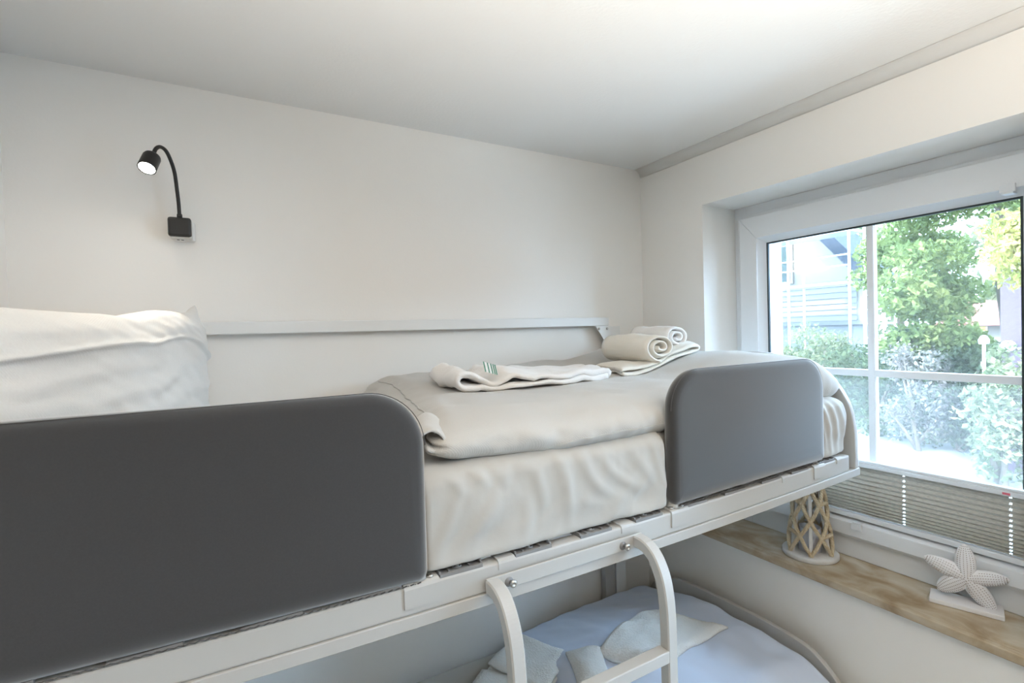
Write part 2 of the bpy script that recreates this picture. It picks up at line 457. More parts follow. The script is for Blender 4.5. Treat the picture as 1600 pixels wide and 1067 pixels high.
# door behind the camera
mb = MB(); mb.box((-0.15, YF - 0.07, 0.005), (0.75, YF - 0.03, 2.05)); dr = struct(mb.build('door_1', M['door']))
mb = MB(); mb.box((-0.21, YF, 0), (-0.15, YF + 0.015, 2.11)); mb.box((0.75, YF, 0), (0.81, YF + 0.015, 2.11)); mb.box((-0.15, YF, 2.05), (0.75, YF + 0.015, 2.11)); mb.build('door_frame', M['door'], dr, bevel=0.002)
mb = MB(); mb.tube([(0.66, YF - 0.03, 1.03), (0.66, YF + 0.03, 1.03), (0.64, YF + 0.035, 1.03), (0.54, YF + 0.035, 1.03)], 0.009); mb.build('door_handle', M['screw'], dr)

# ------------------------------------------------------------ window_1
FX = 1.85                                   # face of the fixed frame
mb = MB()
def ring(mb, x0, x1, y0, y1, z0, z1, w, w2=None):
    w2 = w2 or w
    mb.box((x0, y0, z0), (x1, y0 + w, z1)); mb.box((x0, y1 - w, z0), (x1, y1, z1))
    mb.box((x0, y0 + w, z0), (x1, y1 - w, z0 + w2)); mb.box((x0, y0 + w, z1 - w), (x1, y1 - w, z1))
ring(mb, FX, 1.925, WY0, WY1, WZ0, WZ1, 0.055, 0.08)
win = struct(mb.build('window_1', M['upvc'], bevel=0.003))
GY0, GY1, GZ0, GZ1 = 0.468, 1.206, 1.108, 2.112
# sash, its raised lip and glazing bead
mb = MB(); ring(mb, 1.838, 1.905, 0.372, 1.309, 1.036, 2.229, 0.012); mb.build('sash_lip', M['upvc'], win, bevel=0.002)
mb = MB()
def mitre(mb, x0, x1, o, i):
    """frame between outer (y0,y1,z0,z1) and inner rectangle; front at x0, depth x1"""
    O = [(o[0], o[2]), (o[1], o[2]), (o[1], o[3]), (o[0], o[3])]; I = [(i[0], i[2]), (i[1], i[2]), (i[1], i[3]), (i[0], i[3])]
    for k in range(4):
        l = (k + 1) % 4
        mb.prism([O[k], O[l], I[l], I[k]], 'x', x0, x1)
mitre(mb, 1.826, 1.905, (0.384, 1.297, 1.048, 2.217), (0.455, 1.222, 1.095, 2.128))
mb.build('sash_frame', M['upvc'], win, bevel=0.0025)
mb = MB()
O = [(0.455, 1.095), (1.222, 1.095), (1.222, 2.128), (0.455, 2.128)]; I = [(GY0 + .004, GZ0 + .004), (GY1 - .004, GZ0 + .004), (GY1 - .004, GZ1 - .004), (GY0 + .004, GZ1 - .004)]
for k in range(4):
    l = (k + 1) % 4
    vs = [(1.832, *O[k]), (1.832, *O[l]), (1.866, *I[l]), (1.866, *I[k]), (1.90, *O[k]), (1.90, *O[l]), (1.90, *I[l]), (1.90, *I[k])]
    mb.add(vs, [(0, 1, 2, 3), (4, 7, 6, 5), (0, 4, 5, 1), (1, 5, 6, 2), (2, 6, 7, 3), (3, 7, 4, 0)])
mb.build('glazing_bead', M['upvc'], win)
mb = MB(); mitre(mb, 1.864, 1.874, (GY0 + .002, GY1 - .002, GZ0 + .002, GZ1 - .002), (GY0 + .0085, GY1 - .0085, GZ0 + .0085, GZ1 - .0085)); mb.build('gasket', M['gasket'], win)
MY, HZ = 0.841, 1.6085
mb = MB(); mb.box((1.868, MY - 0.0105, GZ0 + .006), (1.876, MY + 0.0105, GZ1 - .006)); mb.box((1.8785, MY - 0.0105, GZ0), (1.894, MY + 0.0105, GZ1)); mb.build('glazing_bar', M['upvc'], win, bevel=0.002)
mb = MB(); mb.box((1.8685, GY0 + .006, HZ - 0.0115), (1.876, GY1 - .006, HZ + 0.0115)); mb.box((1.8785, GY0, HZ - 0.0115), (1.893, GY1, HZ + 0.0115)); mb.build('glazing_bar', M['upvc'], win, bevel=0.002)
for y0, y1 in ((GY0, MY), (MY, GY1)):
    for z0, z1, g in ((GZ0, HZ, 'frost'), (HZ, GZ1, 'glass')):
        mb = MB(); mb.add([(1.8772, y0, z0), (1.8772, y1, z0), (1.8772, y1, z1), (1.8772, y0, z1)], [(0, 1, 2, 3)])
        o = mb.build('pane', M[g], win, fix=False)
        o['label'] = 'hazy lower pane' if g == 'frost' else 'clear upper pane'
mb = MB(); mb.box((1.640 - 0.012, WY0 - 0.03, WZ0 - 0.024), (XR, WY1 + 0.03, WZ0)); mb.box((XR, WY0, WZ0 - 0.024), (1.872, WY1, WZ0))
sill = mb.build('window_sill', M['travertine'], win, bevel=0.003)
sill['label'] = 'beige veined stone sill'

mb = MB(); ring(mb, FX, 1.925, DY0, DY1, 0.0, DZ1, 0.09, 0.12)  # glazed door out of view, added to bring daylight to the lower bunk
d2 = struct(mb.build('added_fill_door', M['upvc'], bevel=0.003))
mb = MB(); mb.add([(1.885, DY0 + .09, 0.12), (1.885, DY1 - .09, 0.12), (1.885, DY1 - .09, DZ1 - .09), (1.885, DY0 + .09, DZ1 - .09)], [(0, 1, 2, 3)]); mb.build('pane', M['glass'], d2, fix=False)
mb = MB(); mb.tube([(FX, DY0 + .045, 1.05), (FX - .045, DY0 + .045, 1.05), (FX - .05, DY0 + .06, 1.05), (FX - .05, DY0 + .17, 1.05)], 0.009); mb.build('door_handle', M['alu'], d2)

# ------------------------------------------------------------ pleated blind
bl = thing('pleated_blind', (1.85, 0.84, 1.11), 'beige pleated blind gathered over the lower edge of the window pane', 'blind')
BY0, BY1 = 0.458, 1.218
mb = MB(); mb.box((1.834, BY0, 1.292), (1.861, BY1, 1.306)); mb.box((1.838, BY0, 1.306), (1.858, BY1, 1.314)); tr = mb.build('top_rail', M['alu'], bl, bevel=0.002)
mb = MB(); mb.box((1.8335, 0.494, 1.296), (1.8345, 0.51, 1.302)); mb.build('red_mark', M['red'], tr)
mb = MB(); mb.box((1.834, BY0, 1.110), (1.862, BY1, 1.126)); mb.build('bottom_rail', M['alu'], bl, bevel=0.002)
holes = [0.497, 0.745, 1.185]
zs = [1.1262]
NP = 13
hs = [0.0075 + 0.0098 * (k / (NP - 1)) ** 0.9 for k in range(NP)]
sc = (1.292 - 1.1262) / sum(hs)
for h in hs: zs.append(zs[-1] + h * sc)
for k in range(NP):
    z0, z1 = zs[k], zs[k + 1]; h = z1 - z0
    dep = math.sqrt(max(0.0108 ** 2 - (h / 2) ** 2, 0.003 ** 2))
    zc = (z0 + z1) / 2; xb, xf = 1.8525, 1.8525 - dep
    ys = [BY0 + 0.002] + [y for c in holes for y in (c - 0.003, c + 0.003)] + [BY1 - 0.002]
    mb = MB()
    for (xa, za, xc_, zc_) in ((xb, z0, xf, zc), (xf, zc, xb, z1)):
        for j in range(len(ys) - 1):
            hole = j % 2 == 1
            for t0, t1 in (((0, .2), (.75, 1)) if hole and xa < xc_ else ((0, 1),)):
                mb.add([(lerp(xa, xc_, t0), ys[j], lerp(za, zc_, t0)), (lerp(xa, xc_, t0), ys[j + 1], lerp(za, zc_, t0)),
                        (lerp(xa, xc_, t1), ys[j + 1], lerp(za, zc_, t1)), (lerp(xa, xc_, t1), ys[j], lerp(za, zc_, t1))], [(0, 1, 2, 3)])
    mb.build('pleat', M['pleat'], bl, fix=False)
for c in holes:
    mb = MB(); mb.tube([(1.849, c, 1.12), (1.849, c, 1.30)], 0.0005, n=6); mb.build('cord', M['alu'], bl)
for y, z in ((0.872, 1.086), (0.49, 2.128)):
    s = 1 if z < 1.5 else -1
    mb = MB(); mb.box((1.818, y - 0.016, z - 0.01), (1.826, y + 0.016, z + 0.012)); mb.box((1.818, y - 0.012, z + (0.012 if s > 0 else -0.014)), (1.85, y + 0.012, z + (0.016 if s > 0 else -0.010)))
    mb.build('clip', M['alu'], bl, bevel=0.0015)

# ------------------------------------------------------------ bunk bed
def sag(x): return 1.3315 + 0.0165 * ((x - 0.62) / 0.9) ** 2
bed = thing('bunk_bed', (0.58, 1.2, 0), 'white steel bunk bed fixed along the wall under the window corner', 'bed')
XA, XB = -0.44, 1.60
YR = 0.755
def sagged(x0, x1, y0, y1, d0, d1, n=26, level=None):
    mb = MB(); vs = []; fs = []
    for i in range(n + 1):
        x = lerp(x0, x1, i / n); s = sag(x) if level is None else level
        vs += [(x, y0, s + d0), (x, y1, s + d0), (x, y1, s + d1), (x, y0, s + d1)]
    for i in range(n):
        for j in range(4):
            k = (j + 1) % 4; fs.append((4 * i + j, 4 * i + k, 4 * i + 4 + k, 4 * i + 4 + j))
    fs += [(3, 2, 1, 0), (4 * n, 4 * n + 1, 4 * n + 2, 4 * n + 3)]
    mb.add(vs, fs); return mb
for level in (None, 0.40):
    up = level is None
    sagged(XA, XB + 0.004, YR, 1.62, -0.021, -0.017, level=level).build('base_plate' if False else 'frame_tray', M['frame'], bed) if False else None
    o = sagged(XA, XB + 0.004, YR, YR + 0.034, -0.021, 0.0, level=level).build('edge_rail', M['frame'], bed, bevel=0.0012)
    o = sagged(XA, 1.552, YR + 0.0035, YR + 0.034, 0.0, 0.0465, level=level).build('side_rail', M['frame'], bed, bevel=0.004)
    sagged(XA, 1.552, 1.60, 1.63, -0.02, 0.0465, level=level).build('side_rail', M['frame'], bed, bevel=0.003)
    z = sag(1.58) if up else level
    mb = MB(); mb.box((1.552, YR + 0.034, z - 0.021), (XB + 0.004, 1.64, z)); mb.build('end_rail', M['frame'], bed, bevel=0.0015)
    mb = MB(); mb.box((XA - 0.02, YR, z - 0.021), (XA, 1.64, z + 0.06)); mb.build('end_rail', M['frame'], bed, bevel=0.002)
    # curved end panel
    if up: prof = [(0.757, 0.0), (0.7575, 0.06), (0.760, 0.12), (0.770, 0.178), (0.785, 0.213), (0.806, 0.246), (0.832, 0.272), (0.875, 0.300), (0.94, 0.323), (1.03, 0.337), (1.14, 0.340), (1.27, 0.332), (1.40, 0.305), (1.50, 0.265), (1.57, 0.21), (1.61, 0.14), (1.625, 0.06), (1.625, 0)]
    else: prof = [(0.757, 0.0), (0.7575, 0.10), (0.765, 0.18), (0.785, 0.235), (0.823, 0.280), (0.865, 0.315), (0.914, 0.338), (1.01, 0.349), (1.131, 0.350), (1.25, 0.347), (1.369, 0.340), (1.458, 0.328), (1.52, 0.305), (1.575, 0.265), (1.61, 0.20), (1.625, 0.12), (1.63, 0)]
    P = [Vector(p) for p in prof]; Q = []
    for i in range(len(P) - 1):
        p0, p1, p2, p3 = P[max(i - 1, 0)], P[i], P[i + 1], P[min(i + 2, len(P) - 1)]
        for k in range(4):
            t = k / 4
            Q.append(0.5 * ((2 * p1) + (p2 - p0) * t + (2 * p0 - 5 * p1 + 4 * p2 - p3) * t * t + (3 * p1 - p0 - 3 * p2 + p3) * t ** 3))
    Q.append(P[-1])
    for xx in ((1.581, 1.600), (XA - 0.02, XA - 0.001)):
        if up and xx[0] < 0: continue
        mb = MB(); mb.prism([(q.x, z + q.y) for q in Q], 'x', *xx, smooth=True); mb.build('end_panel', M['frame'], bed, bevel=0.002)
# wall side frame
mb = MB(); mb.box((XA, 1.637, 1.797), (1.417, 1.662, 1.834)); mb.build('wall_rail', M['white_lacquer'], bed, bevel=0.003)
for x0, x1, z0, z1 in ((1.419, 1.474, 0.46, 1.795), (XA - 0.02, XA + 0.03, 0.0, 1.797)):
    mb = MB(); mb.box((x0, 1.632, z0), (x1, 1.664, z1)); mb.build('post', M['white_lacquer'], bed, bevel=0.002)
mb = MB(); mb.box((1.36, 1.632, 0.0), (1.412, 1.664, 1.30)); mb.build('post', M['frame'], bed, bevel=0.002)
mb = MB(); mb.prism([(1.335, 1.797), (1.417, 1.797), (1.417, 1.712), (1.395, 1.712)], 'y', 1.6275, 1.632)
mb.prism([(1.417, 1.715), (1.474, 1.715), (1.474, 1.66), (1.417, 1.66)], 'y', 1.6275, 1.632)
gs = mb.build('corner_plate', M['white_lacquer'], bed, bevel=0.0008)
for x, z in ((1.352, 1.786), (1.396, 1.786), (1.396, 1.732), (1.440, 1.700)):
    mb = MB(); mb.lathe([(0.0055, 0), (0.0055, 0.003), (0.003, 0.005), (0, 0.005)], (x, 1.6275, z), axis=(0, -1, 0), n=12); mb.build('bolt', M['screw'], gs)
mb = MB(); mb.prism([(1.414, 0.40), (1.55, 0.40), (1.55, 0.545), (1.415, 0.605)], 'y', 1.625, 1.632); g2 = mb.build('corner_plate', M['frame'], bed, bevel=0.0008)
for x, z in ((1.445, 0.565), (1.52, 0.53)):
    mb = MB(); mb.lathe([(0.0055, 0), (0.0055, 0.003), (0.003, 0.005), (0, 0.005)], (x, 1.625, z), axis=(0, -1, 0), n=12); mb.build('bolt', M['screw'], g2)
# legs of the lower bed at the head end front
mb = MB(); mb.box((XA - 0.02, YR, 0), (XA + 0.02, YR + 0.04, 0.38)); mb.build('leg', M['frame'], bed, bevel=0.002)
mb = MB(); mb.box((1.55, YR, 0), (1.59, YR + 0.04, 0.38)); mb.build('leg', M['frame'], bed, bevel=0.002)
mb = MB(); mb.box((XA - 0.02, YR, 0.66), (XA + 0.0, YR + 0.04, 1.32)); mb.build('post', M['frame'], bed, bevel=0.002)

# slat holders with ribs, slats, rail clips
HL = 0.078
def holder_mesh():
    mb = MB(); z = 0.0
    mb.box((0, 0.0, -0.001), (HL, 0.046, 0.0035)); mb.box((0, -0.0008, -0.0035), (HL, 0.0035, 0.0055))
    mb.box((0, 0.0035, 0.0035), (0.0028, 0.036, 0.0085)); mb.box((HL - 0.0028, 0.0035, 0.0035), (HL, 0.036, 0.0085))
    for x in (0.0165, 0.0545):
        mb.box((x, 0.0035, 0.0035), (x + 0.002, 0.034, 0.0075))
    mb.box((0, 0.034, 0.0035), (HL, 0.046, 0.0045))
    mb.lathe([(0.0085, 0.0035), (0.0085, 0.006), (0.0055, 0.006), (0.0055, 0.0042), (0, 0.0042)], (0.037, 0.018, 0), n=18)
    return mb
first = None
XS = [-0.43 + 0.0 + 0.1425 * k for k in range(14)]
XS = [-0.43, -0.288, -0.145, -0.002, 0.142, 0.285, 0.4285, 0.574, 0.717, 0.859, 1.0, 1.142, 1.268, 1.402]
hm = holder_mesh()
proto = hm.build('slat_holder', M['holder'], None)
scw = MB(); scw.lathe([(0.004, 0.004), (0.004, 0.0065), (0.0025, 0.0072), (0, 0.0072)], (0.037, 0.018, 0), n=12)
sc_o = scw.build('screw', M['screw'], proto)
slat = MB()
for k in range(8):
    pass
slat.add([(0.006, 0.03, 0.0005), (0.072, 0.03, 0.0005), (0.072, 0.78, 0.0005), (0.006, 0.78, 0.0005), (0.006, 0.03, 0.0075), (0.072, 0.03, 0.0075), (0.072, 0.78, 0.0075), (0.006, 0.78, 0.0075)], [(0,3,2,1),(4,5,6,7),(0,1,5,4),(1,2,6,5),(2,3,7,6),(3,0,4,7)])
slat.v = [(x, y + 0.045 - 0.03 + 0.018, z) for x, y, z in slat.v]
proto_slat = slat.build('slat', M['wood'], None)
bl_off = -bed.location
for i, x in enumerate(XS):
    loc = bl_off + Vector((x, YR + 0.006, sag(x + 0.04) + 0.0458))
    if i == 0:
        proto.parent = bed; proto.location = loc; proto_slat.parent = bed; proto_slat.location = loc
    else:
        copy_of(proto, bed, loc); copy_of(proto_slat, bed, loc)
for k in range(12):
    copy_of(proto_slat, bed, bl_off + Vector((-0.40 + 0.165 * k, YR + 0.006, 0.40 + 0.046)))
for x in (0.392, 0.675, 1.222, 1.482):
    s = sag(x + 0.02)
    mb = MB(); mb.prism([(YR + 0.0018, s + 0.034), (YR + 0.0018, s + 0.044), (YR + 0.0035, s + 0.0485), (YR + 0.008, s + 0.0505), (YR + 0.034, s + 0.0505), (YR + 0.034, s + 0.0466), (YR + 0.009, s + 0.0466), (YR + 0.0035, s + 0.042), (YR + 0.0035, s + 0.034)], 'x', x, x + 0.034)
    mb.build('rail_clip', M['frame'], bed)
# guard brackets: saddle plates over the rail, a tube stub up into the pad, two screws
for x0, x1 in ((0.223, 0.282), (0.818, 0.872), (1.366, 1.42)):
    s = sag((x0 + x1) / 2)
    mb = MB()
    mb.prism([(YR + 0.0005, s + 0.013), (YR + 0.0005, s + 0.043), (YR + 0.0025, s + 0.048), (YR + 0.007, s + 0.0505), (YR + 0.034, s + 0.0505), (YR + 0.034, s + 0.0467), (YR + 0.0085, s + 0.0467), (YR + 0.0035, s + 0.043), (YR + 0.0035, s + 0.013)], 'x', x0, x1)
    b = mb.build('guard_bracket', M['frame'], bed)
    xc = lerp(x0, x1, 0.45)
    mb = MB(); mb.lathe([(0.017, 0), (0.012, 0.006), (0.010, 0.03), (0.010, 0.10)], (xc, YR + 0.02, s + 0.0505), n=20); mb.build('stub_tube', M['frame'], b)
    for xx in (x0 + 0.009, x1 - 0.013):
        mb = MB(); mb.lathe([(0.006, 0), (0.0055, 0.003), (0.003, 0.0042), (0.0022, 0.003), (0, 0.003)], (xx, YR + 0.012, s + 0.0505), n=14); mb.build('screw', M['screw'], b)

# ------------------------------------------------------------ ladder
ld = thing('bunk_ladder', (0.54, 0.67, 0), 'white square tube ladder hooked on the rail of the upper bunk', 'ladder')
zt = 1.3465
legpath = [(0.752, zt), (0.738, zt), (0.722, zt - 0.003), (0.706, zt - 0.013), (0.693, zt - 0.030), (0.683, zt - 0.052), (0.677, zt - 0.078), (0.6735, zt - 0.110), (0.672, zt - 0.15), (0.672, 0.02)]
def smooth_path(P, sub=4):
    P = [Vector(p) for p in P]; Q = []
    for i in range(len(P) - 1):
        p0, p1, p2, p3 = P[max(i - 1, 0)], P[i], P[i + 1], P[min(i + 2, len(P) - 1)]
        for k in range(sub):
            t = k / sub
            Q.append(0.5 * ((2 * p1) + (p2 - p0) * t + (2 * p0 - 5 * p1 + 4 * p2 - p3) * t * t + (3 * p1 - p0 - 3 * p2 + p3) * t ** 3))
    Q.append(P[-1]); return Q
lp = smooth_path(legpath[:9]) + [Vector(legpath[9])]
for xc in (0.3755, 0.711):
    mb = MB(); mb.tube([(xc, p.x, p.y) for p in lp], 0.012, square=(0.0115, 0.0125), up=(1, 0, 0))
    lg = mb.build('leg', M['frame'], ld)
    mb = MB(); mb.box((xc - 0.0135, 0.657, 0.0), (xc + 0.0135, 0.687, 0.03)); mb.build('foot_cap', M['holder'], lg, bevel=0.002)
for z in (1.158, 0.88, 0.60, 0.32):
    mb = MB(); mb.box((0.387, 0.6595, z - 0.0115), (0.6995, 0.6845, z + 0.0115)); mb.build('rung', M['frame'], ld, bevel=0.002)
mb = MB(); mb.box((0.364, 0.7495, zt - 0.013), (0.7225, 0.7538, zt + 0.0135)); hp = mb.build('hook_plate', M['frame'], ld, bevel=0.0012)
for x in (0.411, 0.674):
    mb = MB(); mb.lathe([(0.0085, 0), (0.0085, 0.0006), (0, 0.0006)], (x - 0.004, 0.7495, zt - 0.0015), axis=(0, -1, 0), n=20); mb.build('keyhole', M['holder'], hp)
    mb = MB(); mb.lathe([(0.0032, 0), (0.0032, 0.007), (0.0068, 0.0075), (0.0068, 0.0105), (0.0045, 0.0125), (0.0026, 0.0125), (0.0022, 0.0105), (0, 0.0105)], (x, 0.749, zt - 0.002), axis=(0, -1, 0), n=18); mb.build('screw', M['screw'], hp)

# ------------------------------------------------------------ padded guards
def guard(x0, x1, z0, z1, label, rad, lean=0.0):
    t = thing('bed_guard', ((x0 + x1) / 2, 0.775, z0), label, 'bed guard')
    ya, yb = 0.7535, 0.7885
    # outline with two rounded upper corners and small lower ones
    def outline(ins):
        pts = []
        r1 = rad; r2 = 0.018
        def arc(cx, cz, r, a0, a1, n):
            for k in range(n + 1):
                a = lerp(a0, a1, k / n); pts.append((cx + (r - ins) * math.cos(a), cz + (r - ins) * math.sin(a)))
        H = math.pi / 2
        X0, X1, Z0, Z1 = x0, x1, z0, z1
        arc(X0 + r2, Z0 + r2, r2 + ins * 0 if r2 > ins else ins + .001, 2 * H, 3 * H, 4)
        arc(X1 - r2, Z0 + r2, r2 if r2 > ins else ins + .001, 3 * H, 4 * H, 4)
        arc(X1 - r1, Z1 - r1, r1, 0, H, 14); arc(X0 + r1, Z1 - r1, r1, H, 2 * H, 14)
        return pts
    rings = []
    for k in range(9):
        a = math.pi * k / 8
        ins = 0.0175 * (1 - math.sin(a)) * 0.95; y = lerp(ya, yb, (1 - math.cos(a)) / 2)
        rings.append([(p[0], y, p[1]) for p in outline(ins)])
    n = len(rings[0]); vs = [v for r_ in rings for v in r_]; fs = []
    for i in range(8):
        for j in range(n):
            jj = (j + 1) % n; fs.append((i * n + j, i * n + jj, (i + 1) * n + jj, (i + 1) * n + j))
    mb = MB(); mb.add(vs, fs, True)
    # gently domed faces: inner rings
    for base, yo, sgn in ((0, ya, -1), (8 * n, yb, 1)):
        prev = [base + j for j in range(n)]
        for q, dy in ((0.012, 0.0003), (0.035, 0.0006)):
            cur = []
            for p in outline(0.0166 + q if 0.0166 + q < rad else rad * .9):
                mb.v.append((min(max(p[0], x0 + q + .016), x1 - q - .016), yo + sgn * dy, min(max(p[1], z0 + q + .016), z1 - q - .016))); cur.append(len(mb.v) - 1)
            for j in range(n):
                jj = (j + 1) % n; mb.f.append((prev[j], prev[jj], cur[jj], cur[j])); mb.smooth.append(True)
            prev = cur
        mb.f.append(tuple(prev)); mb.smooth.append(True)
    sgz = lambda x: sag(x) - sag((x0 + x1) / 2)
    mb.v = [(x, y, z + sgz(x) * (1 if z < z0 + 0.1 else 0.3)) for x, y, z in mb.v]
    pd = mb.build('pad', M['pad'], t)
    # seam down the side edges and over the top, zigzag stitching along the bottom
    side = outline(0.0005)[10:]
    mb = MB(); mb.tube([(p[0], 0.7605, p[1]) for p in side], 0.0007, n=6); mb.build('seam', M['padseam'], pd)
    nz = int((x1 - x0) / 0.006)
    P = []
    for k in range(nz + 1):
        x = lerp(x0 + 0.016, x1 - 0.016, k / nz)
        P.append((x, 0.7535 + 0.006 * 0 + (0.001 if k % 2 else 0.006), z0 + sgz(x) + (0.0035 if k % 2 else -0.0005)))
    mb = MB(); mb.tube(P, 0.0011, n=5, smooth=False); mb.build('hem_stitching', M['padseam'], pd)
    return t
guard(-0.415, 0.266, 1.389, 1.694, 'long dark grey padded guard at the pillow end of the upper bunk', 0.092)
guard(0.826, 1.423, 1.3925, 1.687, 'short dark grey padded guard near the window end of the upper bunk', 0.088)

# ------------------------------------------------------------ upper mattress
FOLDS = [  # (start, bend, end) in x,z on the front face, half width, height
    ((0.285, 1.400), (0.36, 1.425), (0.41, 1.500), 0.012, 0.0075), ((0.282, 1.415), (0.31, 1.46), (0.33, 1.520), 0.010, 0.006),
    ((0.300, 1.395), (0.40, 1.405), (0.50, 1.440), 0.013, 0.006), ((0.300, 1.548), (0.325, 1.530), (0.335, 1.500), 0.008, 0.006),
    ((0.345, 1.548), (0.370, 1.535), (0.385, 1.505), 0.008, 0.0065), ((0.395, 1.548), (0.415, 1.53), (0.42, 1.50), 0.009, 0.006),
    ((0.470, 1.535), (0.500, 1.49), (0.495, 1.435), 0.011, 0.0075), ((0.530, 1.545), (0.560, 1.49), (0.555, 1.405), 0.011, 0.008),
    ((0.480, 1.430), (0.52, 1.455), (0.545, 1.480), 0.009, -0.005), ((0.590, 1.535), (0.610, 1.45), (0.720, 1.425), 0.011, 0.0085),
    ((0.640, 1.530), (0.660, 1.47), (0.770, 1.435), 0.011, 0.0075), ((0.600, 1.440), (0.70, 1.405), (0.815, 1.400), 0.012, 0.007),
    ((0.720, 1.535), (0.745, 1.48), (0.815, 1.410), 0.011, 0.007), ((0.780, 1.540), (0.790, 1.48), (0.820, 1.425), 0.009, 0.0065),
    ((1.440, 1.545), (1.462, 1.47), (1.470, 1.40), 0.009, 0.008), ((1.475, 1.55), (1.500, 1.47), (1.497, 1.40), 0.009, 0.008), ((1.512, 1.54), (1.538, 1.47), (1.530, 1.405), 0.009, 0.007), ((1.425, 1.50), (1.435, 1.45), (1.452, 1.40), 0.008, 0.006),
    ((0.440, 1.395), (0.47, 1.43), (0.46, 1.49), 0.012, 0.005), ((0.660, 1.395), (0.73, 1.415), (0.80, 1.46), 0.010, -0.005)]
FPTS = []
for a_, b_, c_, w_, h_ in FOLDS:
    FPTS.append(([((1 - t) ** 2 * a_[0] + 2 * t * (1 - t) * b_[0] + t * t * c_[0], (1 - t) ** 2 * a_[1] + 2 * t * (1 - t) * b_[1] + t * t * c_[1], math.sin(math.pi * min(1, 0.15 + 0.85 * t)) ** 0.7 if t < 1 else 0.0) for t in [k / 36 for k in range(37)]], w_, h_))
def folds(x, z):
    r = 0.0
    for pts, w, h in FPTS:
        best = 1e9; am = 0.0
        for px_, pz_, a in pts:
            d = (x - px_) ** 2 + (z - pz_) ** 2
            if d < best: best = d; am = a
        w *= 1.25
        if best < (w * 3) ** 2: r += 0.85 * h * am * (math.exp(-best / w ** 2) - 0.35 * math.exp(-best / (2 * w) ** 2))
    return r
def mat_fn(p, q):
    x, y, z = p
    s = sag(x) - 1.3315
    front = 1 - sstep(0.80, 0.90, y); right = sstep(1.46, 1.56, x)
    side = max(front, right)
    # drawn folds in the fitted sheet fanning down to the corners
    def ridge(u, v, sd, sc): return (1 - abs(N(u, v, sd, sc)) * 2.2)
    low = 1 - sstep(1.40, 1.53, z)
    a = N(x * 1.0 + z * 0.9, z * 0.5 - x * 0.25, 1.3, 8) * 0.006 + ridge(x * 1.2 - z * 1.0, z * 0.35 + x * 0.15, 5.1, 13) * 0.0028 * (0.35 + low)
    a += ridge(x * 0.8 + z * 1.1, x * 0.25, 8.2, 16) * 0.0022 * (0.3 + 0.7 * sstep(0.5, 0.8, x)) + N(x * 4, z * 1.2, 3.3, 16) * 0.0018 * sstep(1.46, 1.54, z)
    a2 = math.sin((y * 1.4 + z * 0.8) * 42 + 3 * N(y, z, 2, 6)) * 0.004
    y += (-a * 0.9 + 0.002) * front * (1 - right)
    a *= 1.9
    x += (a2 * 2.0 + a) * right
    bulge = math.sin(min(max((z - 1.385) / 0.16, 0), 1) * math.pi)
    pressed = max(1 - sstep(0.250, 0.272, x), sstep(0.815, 0.832, x) * (1 - sstep(1.418, 1.435, x)))
    if front > 0.3 and (0.27 < x < 0.83 or x > 1.40): y -= folds(x, z) * front
    y += 0.019 * pressed * front
    y -= 0.008 * bulge * front * (1 - pressed); x += 0.012 * bulge * right
    y -= (0.012 + 0.005 * N(x, 1, 1, 14)) * (1 - sstep(1.388, 1.425, z)) * front * (1 - pressed)
    if z < 1.4265: u_ = (z - 1.3865) / 0.04; z = lerp(z, 1.3865 + 0.04 * u_ ** 2.5, front)
    z += s
    if q[2] > 0.9: z += N(x, y, 0, 7) * 0.004
    return (x, y, z)
mt = gridbox((-0.43, 0.775, 1.3865), (1.565, 1.618, 1.552), 420, 30, 36, 0.040, mat_fn, rz=0.030)
um = mt.build('mattress', M['sheet'])
tag(um, 'thick upper bunk mattress in a wrinkled white fitted sheet', 'mattress')

